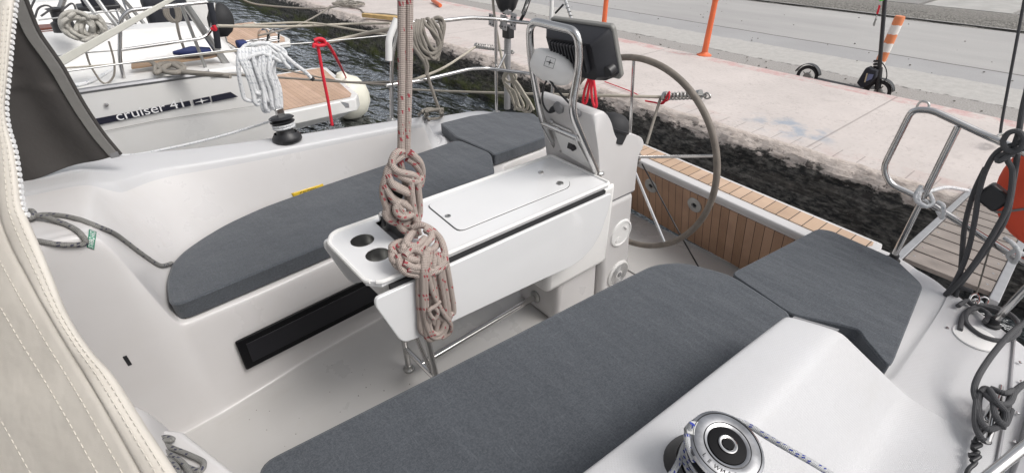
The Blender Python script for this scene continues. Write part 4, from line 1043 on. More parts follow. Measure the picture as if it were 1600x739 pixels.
# hanging loops of the coil
loops = [(654, 400, 700, 560)]
for k, (xa, xb, yb, dxx) in enumerate(((653, 668, 520, 0), (659, 684, 530, 1), (664, 696, 522, 2), (670, 704, 512, 3), (676, 709, 500, 1), (660, 700, 527, 4), (672, 690, 505, 2))):
    y0 = 1.142-.007*(k % 3); mid = (xa+xb)/2
    tie([(xa+4, 392, y0+.02), (xa+1, 420, y0-.004), (xa+1, 455, y0-.004), (xa+3, 490, y0-.004), (lerp(xa, mid, .55), yb-6, y0-.004), (mid+3, yb, y0-.006), (lerp(mid, xb, .75), yb-10, y0-.004), (xb, 485, y0-.002), (xb-5, 450, y0), (xb-10, 420, y0+.002), (xb-14, 395, y0+.02)], .0102)
tie([(668,420,1.125),(674,450,1.12),(682,470,1.115),(693,490,1.115),(704,506,1.12),(702,520,1.13),(690,528,1.135)], .0085)
tie([(672,505,1.12),(668,492,1.115),(676,480,1.11),(684,488,1.11),(678,498,1.11),(670,486,1.108),(680,478,1.108),(688,470,1.112)], .0070)
tag(mb.build('mainsheet_rope', M['rope_red'], angle=60), 'thick beige rope with red flecks, knotted and hanging over the white table', 'rope')
bl = thing('rope_block', 'black pulley block caught inside the knotted red-flecked rope above the table', 'pulley', at(610, 310, Y=1.37))
MB().lathe([(0, -.014), (.034, -.014), (.038, -.008), (.038, .008), (.034, .014), (0, .014)], at(613, 300, Y=1.372), (.5, 1, .1), 28, cap=False).build('cheek', M['black'], bl)
MB().box(at(612, 332, Y=1.372), (.03, .022, .05)).build('becket', M['black'], bl, bevel=.006)
MB().tube(smooth_path([at(611, 335, Y=1.38), at(606, 345, Y=1.38), at(614, 350, Y=1.38), at(618, 340, Y=1.38)], 5, True), .004, 8, closed=True).build('shackle', M['steel'], bl)


# ------------------------------------------------------------------ our rails, ropes and fittings
def tubes(name, paths, r, m, parent, rad=.05, seg=12):
    mb = MB()
    for p in paths: mb.tube(fillet(p, rad, 6) if len(p) > 2 else p, r, seg)
    return mb.build(name, m, parent, angle=60)
def ropeobj(name, label, paths, r, m, group=None, n=7, cat='rope'):
    mb = MB()
    for p in paths: mb.tube(smooth_path(p, n), r, 8)
    return tag(mb.build(name, m, None, angle=60), label, cat, group)
XP = 2.45
pp = thing('stern_rail', 'steel stern rail with a rounded loop on the near quarter, carrying the hung dark ropes', 'rail', at(1402, 390, Z=.455))
b0 = at(1402, 391, X=XP); b0.z = .452
top = at(1497, 198, X=XP)
tubes('loop_rail', [[at(1700, 285, X=XP-.25), at(1600, 238, X=XP-.04), at(1545, 214, X=XP), at(1455, 172, X=XP), at(1425, 172, X=XP), at(1380, 262, X=XP), at(1390, 288, X=XP), at(1442, 312, X=XP), at(1530, 366, X=XP-.02), at(1600, 410, X=XP-.05), at(1690, 462, X=XP-.25)]], .0125, M['steel'], pp, .07)
tubes('stanchion', [[b0, top]], .0125, M['steel'], pp)
MB().lathe([(.030, 0), (.030, .006), (.019, .012), (.018, .03)], b0, (0,0,1), 20).build('stanchion_foot', M['rubber'], pp)
b1 = at(1549, 507, Z=.452); t1 = at(1610, 415, X=b1.x-.02)
tubes('stanchion', [[b1, b1+V((.01, -.06, .62))]], .0125, M['steel'], pp)
MB().lathe([(.028, 0), (.028, .006), (.019, .012), (.018, .03)], b1, (0,0,1), 20).build('stanchion_foot', M['rubber'], pp)
tubes('guard_tube', [[at(1450, 840, Z=.45), at(1490, 790, Z=.58), at(1535, 750, Z=.62), at(1610, 690, Z=.66), at(1690, 625, Z=.66), at(1740, 600, Z=.45)]], .0125, M['steel'], pp)
ropeobj('lashing', 'short white lashing rope tied round the near stern rail', [[at(1440,290,X=2.43), at(1430,308,X=2.41), at(1442,322,X=2.41), at(1458,318,X=2.43), at(1450,300,X=2.47), at(1438,300,X=2.43), at(1436,315,X=2.41), at(1450,324,X=2.41)],
     [at(1450,300,X=2.47), at(1480,293,X=2.7), at(1512,298,X=2.9)], [at(1466,316,X=2.44), at(1474,322,X=2.41), at(1472,340,X=2.41), at(1465,330,X=2.44)],
     [at(1570,372,X=2.38), at(1582,380,X=2.36), at(1592,395,X=2.36), at(1585,410,X=2.4), at(1575,398,X=2.4), at(1588,392,X=2.37), at(1600,398,X=2.38)]], .008, M['rope_white'])
# horseshoe buoy
w3 = [at(*q, X=2.56) for q in ((1600, 186), (1552, 300), (1600, 350))]
ly, lz_, lr = circ3(*[(p.y, p.z) for p in w3]); lr = min(lr, .30)
lr = .25; pL = at(1552, 292, X=2.56); ly = pL.y-lr*.97; lz_ = pL.z+.07
rows = []
for i in range(41):
    an = R(-60-10+ 320*i/40 - 20) ; an = R(-130+ (i/40)*310)
    c = V((2.56, ly+math.cos(an)*lr*.66, lz_+math.sin(an)*lr*.70)); er = V((0, math.cos(an), math.sin(an)))
    sc_ = 1 if 0 < i < 40 else .55
    rows.append([c+er*math.copysign(abs(math.cos(q))**.6, math.cos(q))*lr*.32*sc_+V((math.copysign(abs(math.sin(q))**.6, math.sin(q))*.045*sc_, 0, 0)) for q in [2*math.pi*k/20 for k in range(20)]])
lb = thing('horseshoe_buoy', 'red horseshoe lifebuoy hanging on the stern rail at the right edge', 'lifebuoy', (2.56, ly, lz_))
mb = MB(); mb.grid(rows, closed=True); mb.add(rows[0], [tuple(range(20))]); mb.add(rows[-1], [tuple(range(20))]); mb.build('float', M['life_red'], lb, angle=60)
mb = MB(); c = rows[26]; mb.tube([c[k]+(c[k]-sum(c, V((0,0,0)))/20)*.03 for k in range(20)], .005, 6, closed=True); mb.build('webbing', M['canvas_trim'], lb)
mb = MB(); c = rows[12]; mb.tube([c[k]+(c[k]-sum(c, V((0,0,0)))/20)*.03 for k in range(20)], .005, 6, closed=True); mb.build('webbing', M['canvas_trim'], lb)
tag(MB().box(at(1553, 308, X=2.38), (.05, .085, .075), Matrix.Rotation(R(25), 3, 'X')).build('lifebuoy_clamp', M['black'], bevel=.012), 'black plastic clamp on the stern rail in front of the red lifebuoy', 'clamp')
# dark ropes hung on the port rail
def xr(path, x): return [at(a, b_, X=(x+(c[0] if c else 0))) for a, b_, *c in path]
ropeobj('hung_rope', 'dark grey rope bundle tied to the near stern rail in front of the red lifebuoy', [
    xr([(1610,120),(1598,170),(1592,205),(1586,225),(1580,245)], 2.36),
    xr([(1610,215),(1590,224),(1560,236),(1542,262),(1530,300),(1522,350),(1510,400),(1492,440),(1475,462),(1456,470)], 2.36),
    xr([(1610,228),(1585,238),(1562,252,-.02),(1560,246),(1580,236),(1604,232)], 2.35),
    xr([(1574,228),(1574,250),(1582,270),(1575,320),(1555,360),(1530,400),(1508,430),(1480,460),(1465,468)], 2.35),
    xr([(1590,240),(1584,280),(1572,340),(1545,385),(1515,425),(1495,455),(1492,478),(1478,480),(1482,462),(1498,450),(1520,455)], 2.37),
    xr([(1566,222),(1576,208),(1592,206),(1600,220),(1590,236),(1572,234),(1567,222)], 2.34),
    xr([(1540,262),(1522,300),(1508,350),(1503,400),(1500,440)], 2.40)], .0088, M['rope_dark'])
ropeobj('thin_line', 'thin dark line rising from the near stern rail to the top right corner', [[at(1563, 208, X=2.46), at(1569, 170, X=2.46), at(1597, 20, X=2.4), at(1612, -60, X=2.4)]], .0045, M['rope_dark'])
tubes_ = ropeobj('thin_line', 'light cord leading from the rail down to the small steel shackle on deck', [[at(1556, 360, X=2.4), at(1543, 400, X=2.4), at(1530, 445, Z=.5), at(1524, 462, Z=.465)]], .003, M['rope_grey2'])
ropeobj('deck_rope', 'dark grey rope looped on the near side deck and cleated at the right edge', [
    [at(1497,478,Z=.47), at(1510,470,Z=.465), at(1520,476,Z=.465), at(1545,482,Z=.48), at(1572,490,Z=.50)],
    [at(1500,515,Z=.462), at(1507,490,Z=.462), at(1530,478,Z=.465), at(1562,482,Z=.47), at(1588,500,Z=.475), at(1590,520,Z=.475), at(1568,532,Z=.465), at(1535,525,Z=.462), at(1510,505,Z=.462), at(1512,488,Z=.468), at(1530,482,Z=.475), at(1545,492,Z=.48), at(1538,503,Z=.47)],
    [at(1640,470,Z=.60), at(1606,500,Z=.60), at(1580,520,Z=.59), at(1552,552,Z=.56), at(1530,585,Z=.54), at(1522,610,Z=.52), at(1528,632,Z=.51)],
    [at(1640,590,Z=.52), at(1600,600,Z=.52), at(1580,620,Z=.52), at(1570,650,Z=.51), at(1555,668,Z=.51), at(1540,668,Z=.51), at(1530,650,Z=.51), at(1530,620,Z=.52), at(1540,606,Z=.53), at(1550,620,Z=.53), at(1556,650,Z=.53), at(1570,662,Z=.52), at(1580,640,Z=.51)],
    [at(1548,606,Z=.52), at(1570,614,Z=.53), at(1584,610,Z=.52), at(1576,630,Z=.53), at(1556,628,Z=.54), at(1540,616,Z=.53)],
    [at(1532,612,Z=.53), at(1545,608,Z=.54), at(1558,628,Z=.545), at(1572,646,Z=.53), at(1566,668,Z=.51)],
    [at(1526,625,Z=.52), at(1524,660,Z=.50), at(1533,684,Z=.49), at(1545,690,Z=.48)]], .0088, M['rope_dark'])
cl = thing('mooring_cleat', 'polished mooring cleat wrapped with dark rope at the right edge', 'cleat', at(1552, 650, Z=.452))
ca, cb = at(1566, 600, Z=.50), at(1546, 688, Z=.50); cm_ = (ca+cb)/2
mb = MB(); mb.tube([lerp(ca, cb, t)+V((0, 0, -.008*abs(2*t-1)**2)) for t in (0, .15, .3, .5, .7, .85, 1)], lambda u: .006+.007*(1-abs(2*u-1)), 12); mb.build('horns', M['steel'], cl)
MB().box(cm_-V((0, 0, .028)), (.10, .035, .045)).build('cleat_base', M['steel'], cl, bevel=.008)
ropeobj('whipped_line', 'black whipped line end with a knot beside the rope wrapped cleat', [[at(1537,672,Z=.47), at(1526,685,Z=.468), at(1520,700,Z=.466), at(1528,706,Z=.47), at(1517,712,Z=.466), at(1524,722,Z=.468), at(1512,735,Z=.464), at(1508,760,Z=.462)],
     [at(1518,690,Z=.47), at(1532,694,Z=.475), at(1520,700,Z=.478)], [at(1514,710,Z=.47), at(1530,712,Z=.475), at(1518,720,Z=.47)]], .0062, M['black'])
sk_ = thing('shackle', 'small steel shackle and ring on the near side deck under the hung dark rope', 'shackle', at(1522, 468, Z=.452))
MB().tube(smooth_path([at(a, b_, Z=z) for a, b_, z in ((1515,472,.455),(1518,462,.47),(1527,460,.475),(1530,470,.465),(1524,476,.456))], 5, True), .004, 8, closed=True).build('ring', M['steel'], sk_)
MB().tube(smooth_path([at(a, b_, Z=z) for a, b_, z in ((1526,470,.46),(1536,464,.475),(1544,468,.47),(1540,478,.457),(1530,477,.457))], 5, True), .004, 8, closed=True).build('bow', M['steel'], sk_)
MB().lathe([(0, 0), (.02, 0), (.018, .006), (0, .007)], at(1527, 472, Z=.452), (0,0,1), 18, cap=False).build('pad_eye', M['steel'], sk_)

# passerelle
ga = at(1406, 400, Z=.36); gb = at(1519, 296, X=4.75); gn = (gb-ga).cross(V((0, 1, 0))).normalized(); gn = gn if gn.z > 0 else -gn
gpl = (ga, gn); ga = at(1406, 400, plane=gpl); gc = at(1562, 452, plane=gpl); gl = (gb-ga); wy = -(ga.y-gc.y)
gw = thing('passerelle', 'gangway of grey weathered planks leading from the stern to the quay', 'gangway', ga)
gd = gl.normalized(); W_ = abs(wy); up_ = gn
side_v = V((0, -1, 0))
for s_ in (0, 1):
    a = ga+side_v*(W_*s_); MB().prism([a+up_*.005-side_v*.018-gd*.1, a+up_*.005+side_v*.018-gd*.1, a+up_*.005+side_v*.018+gl, a+up_*.005-side_v*.018+gl], -up_*.05).build('side_rail', M['alu'], gw, bevel=.004)
pm = mat('weathered_planks', (.27, .235, .21), .85, var=.3, vscale=9, bump=.6, bscale=70, bdist=.004)
Ltot = gl.length; k = 0; pitch = .185
while (k+1)*pitch < Ltot:
    a = ga+gd*(k*pitch)+side_v*.020; b_ = a+gd*(pitch-.020); c_ = b_+side_v*(W_-.04); d = a+side_v*(W_-.04)
    pk = MB().prism([a, b_, c_, d], -up_*.022).build('plank', pm, gw, bevel=.003)
    if k < 12:
        mb = MB()
        for t in (.07, .93): mb.lathe([(0, 0), (.006, 0), (.005, .002), (0, .0025)], lerp((a+b_)/2, (c_+d)/2, t), up_, 8, cap=False)
        mb.build('plank_screws', M['steel'], pk)
    k += 1

# starboard stern rail
YS = 2.97
sr = thing('stern_rail', 'steel stern rail along the far quarter with grey rope draped over its top tube', 'rail', (1.9, YS, .45))
tubes('top_rail', [[at(612, 188, Y=YS), at(612, 95, Y=YS), at(624, 36, Y=YS), at(680, 34, Y=YS), at(735, 28, Y=YS), at(777, 30, Y=YS), at(800, 34, X=2.40), at(868, 40, X=2.42)]], .0125, M['steel'], sr, .06)
tubes('lower_rail', [[at(604, 134, Y=YS), at(660, 126, Y=YS), at(735, 108, Y=YS), at(762, 107, Y=YS), at(823, 115, X=2.40), at(905, 124, X=2.42)]], .0125, M['steel'], sr, .05)
tubes('stanchion', [[at(776, 176, Y=YS), at(774.5, 30, Y=YS)]], .0125, M['steel'], sr)
tubes('stanchion', [[at(868, 40, X=2.42), V((2.42, at(868, 40, X=2.42).y, .46))]], .0125, M['steel'], sr)
tubes('brace', [[at(777, 112, Y=YS), at(790, 85, Y=YS)]], .010, M['steel'], sr)
MB().tube(fillet([at(620, 30, Y=YS), at(607.5, 62, Y=YS), at(607.5, 95, Y=YS)], .03), .021, 12).build('white_pad', M['plastic_white'], sr)
for q in ((612, 188), (776, 176)): MB().lathe([(.03, 0), (.03, .006), (.018, .014)], at(*q, Y=YS), (0,0,1), 18).build('stanchion_foot', M['steel_dull'], sr)
# outboard bracket and lamp cluster
ob = thing('outboard_bracket', 'grey pole with bolted clamp plates and a dark bowl on the far stern rail', 'bracket', at(793, 168, X=2.46))
XB = 2.46
MB().tube([at(792.5, 170, X=XB), at(793, 58, X=XB)], .026, 16).build('pole', M['alu'], ob)
mb = MB()
for i in range(7): mb.lathe([(.026, 0), (.0285, .002), (.026, .004)], at(793, 66+i*3.2, X=XB), (0,0,1), 16, cap=False)
mb.build('pole_thread', M['alu'], ob)
MB().box(at(794, 50, X=XB), (.06, .075, .09)).build('pole_collar', M['black'], ob, bevel=.006)
for q, sz in (((768, 32), (.012, .06, .085)), ((787, 36), (.012, .075, .10)), ((802, 34), (.012, .06, .11)), ((790, 18), (.03, .10, .03))):
    p_ = MB().box(at(*q, X=XB-.05), sz, Matrix.Rotation(R(6), 3, 'X')).build('clamp_plate', M['alu'], ob, bevel=.003)
    mb = MB()
    if sz[2] > .05:
        for dy in (-.018, .018):
            for dz in (-.028, .028): mb.lathe([(0, 0), (.006, 0), (.005, .004), (0, .004)], at(*q, X=XB-.057)+V((0, dy, dz)), (-1, 0, 0), 10, cap=False)
        mb.build('bolts', M['rubber'], p_)
MB().lathe([(0, -.10), (.03, -.095), (.065, -.055), (.085, 0), (.088, .05), (.07, .12), (0, .14)], at(792, 0, X=XB-.02), (0,0,1), 26, cap=False).build('bowl', M['black'], ob)
MB().tube([at(818, 22, X=XB), at(833, -20, X=XB)], .018, 10).build('strut', M['steel'], ob); MB().tube([at(813, 33, X=XB), at(820, 20, X=XB)], .012, 10).build('strut', M['black'], ob)
MB().tube(smooth_path([at(795, 15, X=XB-.06), at(786, 30, X=XB-.06), at(780, 42, X=XB-.06)], 5), .004, 6).build('bracket_wire', M['steel'], ob)
tag(MB().tube([at(861, 36, X=2.6), at(863, -25, X=2.6)], .014, 10).build('antenna_pole', M['plastic_white']), 'white pole standing behind the helm, left of the chart plotter top', 'pole')
hd = thing('rod_holder', 'small steel clamp with a black lever above the chart plotter', 'clamp', at(895, 34, X=2.5))
MB().tube([at(894, 34, X=2.5), at(880, -10, X=2.5)], .010, 10).build('tube', M['steel'], hd)
mb = MB()
for i in range(5): mb.lathe([(.010, 0), (.014, .004), (.010, .008)], at(894-i*2.2, 32-i*6, X=2.5), (0,.3,1), 12, cap=False)
mb.build('collars', M['steel_dull'], hd)
MB().tube([at(868, 21, X=2.49), at(880, 8, X=2.49)], .007, 8).build('lever', M['black'], hd)
ropeobj('hung_rope', 'grey brown rope draped in loops over the top tube of the far stern rail', [
    [at(a, b_, Y=YS-dy) for a, b_, dy in p] for p in (
     [(652,32,.0),(649,48,.03),(654,66,.035),(664,80,.04),(678,84,.035),(690,70,.03),(687,50,.03),(680,38,.02),(674,30,0)],
     [(660,31,0),(657,50,.04),(664,72,.04),(676,92,.035),(686,84,.03),(682,60,.03),(674,44,.03),(668,30,0)],
     [(648,34,.0),(646,50,.03),(650,70,.03),(658,85,.03),(668,92,.03),(680,88,.03),(688,75,.03),(684,60,.03),(678,45,.03),(672,34,.02),(668,30,0),(662,36,-.02)],
     [(655,32,.0),(653,52,.035),(660,75,.035),(672,85,.035),(684,78,.035),(686,64,.035),(676,50,.035),(666,40,.035),(662,31,0)],
     [(663,31,0),(661,45,.03),(668,65,.03),(678,78,.03),(688,70,.03),(693,50,.03),(694,38,.02),(690,30,0)],
     [(670,30,0),(672,45,.02),(682,62,.02),(690,60,.02),(690,42,.02),(684,30,0)],
     [(678,30,0),(686,28,.02),(692,34,.02),(691,55,.02),(686,75,.02),(684,95,.02)],
     [(645,50,.0),(645,70,.03),(656,88,.035),(664,100,.035),(670,125,.035),(680,155,.03),(690,182,.0)],
     [(664,92,.04),(668,104,.04),(666,118,.04)])], .0120, M['rope_grey2'])
ropeobj('deck_rope', 'grey brown rope heaped on the far side deck by the stern cushion', [on_deck([(655,184,.01),(668,178,.015),(682,178,.01),(692,183,.01),(684,189,.01),(668,190,.015),(660,185,.02),(676,181,.02),(694,180,.02)], .008)], .0095, M['rope_grey2'])
ropeobj('hung_rope', 'cream rope coil hanging on the far stern rail, right of the grey pole', [
    [at(a, b_, X=2.38) for a, b_ in p] for p in (
     [(768,-60),(770,0),(776,50),(785,95),(792,118)],
     [(790,112),(786,124),(792,135),(802,142),(808,155),(812,168),(822,172),(824,160),(814,145),(806,130),(800,118),(792,112)],
     [(792,114),(788,130),(798,148),(804,165),(812,172),(818,165),(810,148),(802,132),(798,118)],
     [(796,114),(802,126),(812,140),(822,155),(830,168),(826,176),(816,172),(806,158)],
     [(786,118),(794,128),(804,126),(806,118),(798,113),(788,118)],
     [(788,130),(798,140),(806,160),(804,172)],
     [(798,118),(810,132),(820,148),(828,160),(834,172)])], .0095, M['rope_cream'])
# mooring springs
def spring(a, b_, r_=.035, turns=9, wire=.006):
    ax = (b_-a).normalized(); u_ = ax.orthogonal().normalized(); w_ = ax.cross(u_); L = (b_-a).length
    return [a+ax*L*i/(turns*12)+u_*r_*math.cos(2*math.pi*i/12)+w_*r_*math.sin(2*math.pi*i/12) for i in range(turns*12+1)]
XS = 2.95
for (nm, q0, q1, q2, rr2, lab) in (('snubber', (1040, 151), (1092, 149), (1104, 150), .03, 'steel mooring spring in front of the quay edge, right of the helm'), ('snubber', (745, 72), (778, 76), (800, 82), .035, 'steel mooring spring at the quay edge left of the grey pole')):
    xx_ = XS if q0[0] > 900 else 3.6
    a, b_, c_ = at(*q0, X=xx_), at(*q1, X=xx_), at(*q2, X=xx_)
    t = thing('mooring_spring', lab, 'mooring spring', a)
    MB().tube(spring(a, b_, rr2*.75), .006, 7).build('coil', M['galv'], t)
    MB().tube([a-(b_-a).normalized()*.05, c_], .009, 8).build('tie_rod', M['galv'], t)
    for p in (a, b_): MB().lathe([(0, -.012), (.034, -.012), (.034, .012), (0, .012)], p, (b_-a), 18, cap=False).build('end_cap', M['steel_dull'], t)
    MB().tube(smooth_path([c_+V((0, .0, .018)), c_+V((0, -.03, 0)), c_+V((0, 0, -.018)), c_+V((0, .02, 0))], 5, True), .006, 8, closed=True).build('eye', M['galv'], t)
    MB().tube([c_+V((.02, -.02, 0)), at(q2[0]+3, q2[1]+1, Z=.03)], .005, 6).build('quay_link', M['galv'], t)
ropeobj('mooring_rope', 'pale mooring rope stretched behind the helm to the steel spring', [[at(640,140,X=2.6), at(700,143,X=2.6), at(860,148,X=2.62), at(960,150,X=2.75), at(1034,152,X=2.95)], ], .011, M['rope_cream'])
ropeobj('mooring_rope', 'grey mooring rope dropping from the spring to the teak transom', [[at(1032,154,X=2.94), at(1024,180,X=2.85), at(1010,226,X=2.68)]], .010, M['rope_grey2'])
ropeobj('thin_line', 'red cord wound round the end of the mooring spring', [[at(1008,158,X=2.9), at(1020,160,X=2.92), at(1036,162,X=2.93), at(1042,150,X=2.92), at(1046,144,X=2.92), at(1044,156,X=2.9), at(1034,160,X=2.92)]], .006, M['red_rope'])
ropeobj('thin_line', 'thin red line lying along the quay edge behind the wheel rim', [[at(945,128,Z=.02), at(985,143,Z=.02), at(1003,152,Z=.02)]], .006, M['red_rope'])
ropeobj('safety_line', 'bright red line looped below the chart plotter', [[at(922,118,X=1.80), at(914,140,X=1.80), at(911,160,X=1.80), at(916,160,X=1.81), at(920,138,X=1.81), at(924,120,X=1.80)],
     [at(926,122,X=1.80), at(924,145,X=1.80), at(928,165,X=1.80), at(932,166,X=1.79), at(930,145,X=1.79), at(927,122,X=1.80)]], .0065, M['red_rope'])
ropeobj('stern_line', 'dark line crossing the cockpit floor behind the wheel from the helm to the seat', [[at(1003,256,X=2.2), at(1030,305,X=2.25), at(1062,365,X=2.2), at(1092,418,Z=.02)]], .0045, M['black'])

# ropes and fenders between the two hulls
fd = thing('ball_fender', 'cream ball fender floating off the neighbouring swim platform', 'fender', at(545, 150, D=6.5))
fc = at(545, 152, Z=-.33)
kf = 32/F*((fc-V((0,0,H))).dot(FW))/.157
MB().lathe([(p_*kf, q_*kf) for p_, q_ in [(0, -.17), (.05, -.165), (.11, -.125), (.148, -.06), (.157, 0), (.148, .06), (.11, .125), (.05, .16), (.03, .19), (0, .19)]], fc, (-.15, 0, 1), 32, cap=False).build('ball', M['fender_white'], fd)
tc_ = (V((0,0,H))-fc).normalized(); MB().lathe([(0, 0), (.045*kf, 0), (.04*kf, .012), (0, .014)], fc+tc_*.150*kf, tc_, 20, cap=False).build('dark_patch', M['navy_cloth'], fd)
ropeobj('red_rope', 'bright red rope knotted on the lifeline, falling to the cream ball fender', [
    [at(a, b_, Y=3.02) for a, b_ in ((519,196),(513,160),(505,120),(497,75),(493,66),(500,62),(508,66),(500,71),(492,68))],
    [at(500,64,Y=3.02), at(508,66,Y=3.05), at(518,78,Y=3.15), at(530,100,Y=3.6), at(541,122,D=(fc-V((0,0,H))).dot(FW))],
    [at(a, b_, Y=3.01) for a, b_ in ((491,64),(498,61),(506,63),(508,70),(498,72),(491,70),(490,75))]], .0095, M['red_rope'])
random.seed(11); wc_ = []
for i in range(11):
    xa = 374+i*5.2; xm = 384+i*3.6+random.uniform(-2, 2); xe = 398+i*3.6+random.uniform(-3, 3); ye = 166+random.uniform(-10, 10)-(14 if i < 3 else 0)
    d0 = random.uniform(.02, .05)
    wc_.append([at(xa, 78-i*.7, Y=3.0), at(xa+1, 92, Y=3.0-d0), at(xm+2, 115, Y=3.0-d0-.01), at(xe-4, 142, Y=3.0-d0), at(xe, ye, Y=3.0-d0), at(xe+6, ye+2, Y=3.0-d0*.5), at(xe+4, 140, Y=3.0-.01), at(xm+9, 112, Y=3.0), at(xa+5, 90, Y=3.01), at(xa+5.2, 77-i*.7, Y=3.01)])
wc_ += [[at(a, b_, Y=3.0-dy) for a, b_, dy in p] for p in (
     [(375,78,0),(372,95,.03),(374,120,.03),(379,145,.02),(384,156,.02),(400,158,.02),(420,155,.02),(432,160,.02),(436,176,0)],
     [(420,70,0),(430,76,.02),(444,86,.02),(460,100,.03),(476,112,.03),(486,122,.03)],
     [(416,72,0),(428,82,.02),(440,94,.02),(452,106,.03),(446,100,.03),(436,84,.02),(426,74,0)],
     [(376,80,0),(384,72,-.01),(396,70,0),(410,68,0),(424,70,0),(436,74,0),(446,84,.01),(440,96,.02),(426,90,.03),(410,84,.035),(394,88,.035),(382,96,.03)])]
ropeobj('hung_rope', 'thick white rope coil hanging from the far lifeline above the small black winch', wc_, .0108, M['rope_white'])
tag(MB().tube([at(486, 122, Y=2.97), at(490, 125, Y=2.97)], .012, 8).build('rope_end', M['black']), 'black whipped end of the hanging white rope', 'rope end')
ropeobj('lifeline', 'thin steel lifeline along the far side of the foreground yacht', [[at(612,55,Y=YS), at(500,66,Y=3.03), at(400,74,Y=3.0), at(250,92,Y=2.98), at(60,118,Y=2.9)]], .004, M['steel_dull'])
for lab, pth, rd, mm in (
    ('upper of the pale mooring ropes crossing the water to the far quay', [(340,41,4.2),(450,42,4.8),(545,38,5.2),(610,37,4.6)], .011, 'rope_cream'),
    ('slack pale mooring rope slanting down across the water behind the far rail', [(380,40,4.6),(480,36,5.0),(560,48,4.6),(625,58,4.0)], .009, 'rope_cream'),
    ('white mooring rope ending beside the padded rail post', [(514,66,3.9),(550,58,3.9),(580,51,3.7),(622,44,3.3)], .014, 'rope_cream'),
    ('grey line running low above the neighbouring swim platform', [(300,114,3.9),(400,119,3.8),(500,126,3.6),(625,134,3.2)], .008, 'rope_grey2'),
    ('thin grey line dropping over the neighbouring platform to the rail', [(420,104,3.9),(470,115,3.8),(540,128,3.6),(625,128,3.2)], .006, 'rope_grey2'),
    ('pale rope rising steeply from the far lower rail to the quay spring', [(640,128,3.0),(690,108,3.6),(722,88,4.0),(742,74,4.3)], .011, 'rope_cream'),
    ('slack rope hanging from the quay edge over the mossy wall', [(404,56,7.5),(460,42,8.0),(500,22,8.4),(516,10,8.6)], .012, 'rope_grey2'),
    ('long pale rope running over the water to the coil on the quay', [(380,0,10),(400,7,10),(450,12,9.7),(500,14,9.3),(530,10,9.1)], .014, 'rope_grey2')):
    ropeobj('mooring_rope', lab, [[at(a, b_, Y=y) for a, b_, y in pth]], rd, M[mm], 'mooring ropes over the water')

# ------------------------------------------------------------------ on the quay
def bollard(px, py, label, hgt=.76, lean=(0, 0)):
    p = at(px, py, Z=.0); t = thing('flexible_bollard', label, 'bollard', p, 'orange bollards along the road')
    MB().lathe([(0, 0), (.105, 0), (.105, .012), (.06, .035), (.045, .05)], p, (0,0,1), 28, cap=False).build('foot', M['orange'], t)
    MB().lathe([(.044, .04), (.040, .4), (.038, hgt-.03), (.043, hgt-.025), (.043, hgt), (0, hgt)], p, (lean[0], lean[1], 1), 24, cap=False).build('post', M['orange'], t)
    return t
bollard(1100, 87, 'orange flexible bollard standing free on the quay, right of the wheel')
bollard(942, 55, 'orange flexible bollard behind the chart plotter')
t = bollard(665, 0, 'stump of a broken orange bollard at the top of the photo', .12)
pb_ = at(676, 1, Z=.06); tag(MB().tube([pb_, at(688, 9, Z=.05)], .04, 14).build('fallen_post', M['orange']), 'orange bollard post lying on the quay beside its stump', 'post')
dl = thing('delineator_post', 'leaning orange and white striped post behind the black scooter', 'post', at(1376, 138, Z=-.1))
dm = bpy.data.materials.new('striped_orange_white'); dm.use_nodes = True; k = NB(dm); tc = k.n('TexCoord').outputs['Object']; sx = k.n('SeparateXYZ'); k.l(tc, sx.inputs[0])
hh = k.math('MULTIPLY', k.math('ADD', sx.outputs[2], k.math('MULTIPLY', k.math('SUBTRACT', k.noise(30, 4, tc), .5), .03)), 1)
fr_ = k.math('FRACT', k.math('DIVIDE', hh, .21)); on = k.math('GREATER_THAN', fr_, .52)
k.l(k.mix(on, (.72, .24, .10), (.75, .72, .68)), P(dm).inputs['Base Color']); P(dm).inputs['Roughness'].default_value = .5
dp = at(1358, 137, Z=-.13); dq = at(1402, 36, Y=dp.y-.02)
dq = dp+(at(1402, 37, X=dp.x)-dp).normalized()*.86
MB().lathe([(.055, 0), (.055, .84), (.05, .86), (0, .86)], dp, dq-dp, 24, cap=False).build('post', dm, dl)
MB().lathe([(0, 0), (.11, 0), (.11, .015), (.06, .04)], dp, (0,0,1), 24, cap=False).build('foot', M['rubber'], dl)
# scooter
w1 = at(1261, 119.5, Z=-.055)-V((0, 0, .14)); w2 = at(1372, 144, Z=-.055)-V((0, 0, .14)); ax = (w2-w1); ax.z = 0; wb = ax.length; ax.normalize(); sd_ = V((ax.y, -ax.x, 0)); wrd = .14
sc = thing('kick_scooter', 'black electric kick scooter parked at the roadside edge of the quay', 'scooter', (w1+w2)/2)
c1 = w1+V((0, 0, wrd)); c2 = w2+V((0, 0, wrd))
for c in (c1, c2):
    wh = MB().tube([c+ax*math.cos(a*math.pi/16)*(wrd-.022)+V((0,0,1))*math.sin(a*math.pi/16)*(wrd-.022) for a in range(32)], .022, 10, closed=True).build('wheel', M['rubber'], sc)
    mb = MB(); mb.lathe([(0, -.022), (.045, -.022), (.05, 0), (.045, .022), (0, .022)], c, sd_, 20, cap=False)
    for a in range(5):
        an = 2*math.pi*a/5; mb.tube([c, c+ax*math.cos(an)*.08+V((0,0,1))*math.sin(an)*.08], .007, 6)
    mb.build('wheel_hub', M['bezel'], wh)
    mb = MB(); mb.grid([[c+(ax*math.cos(R(an))+V((0,0,1))*math.sin(R(an)))*(wrd+.018)+sd_*s_ for s_ in (-.038, -.03, .03, .038)] for an in range(15, 172, 8)]); mb.build('mudguard', M['black'], sc, solid=.006)
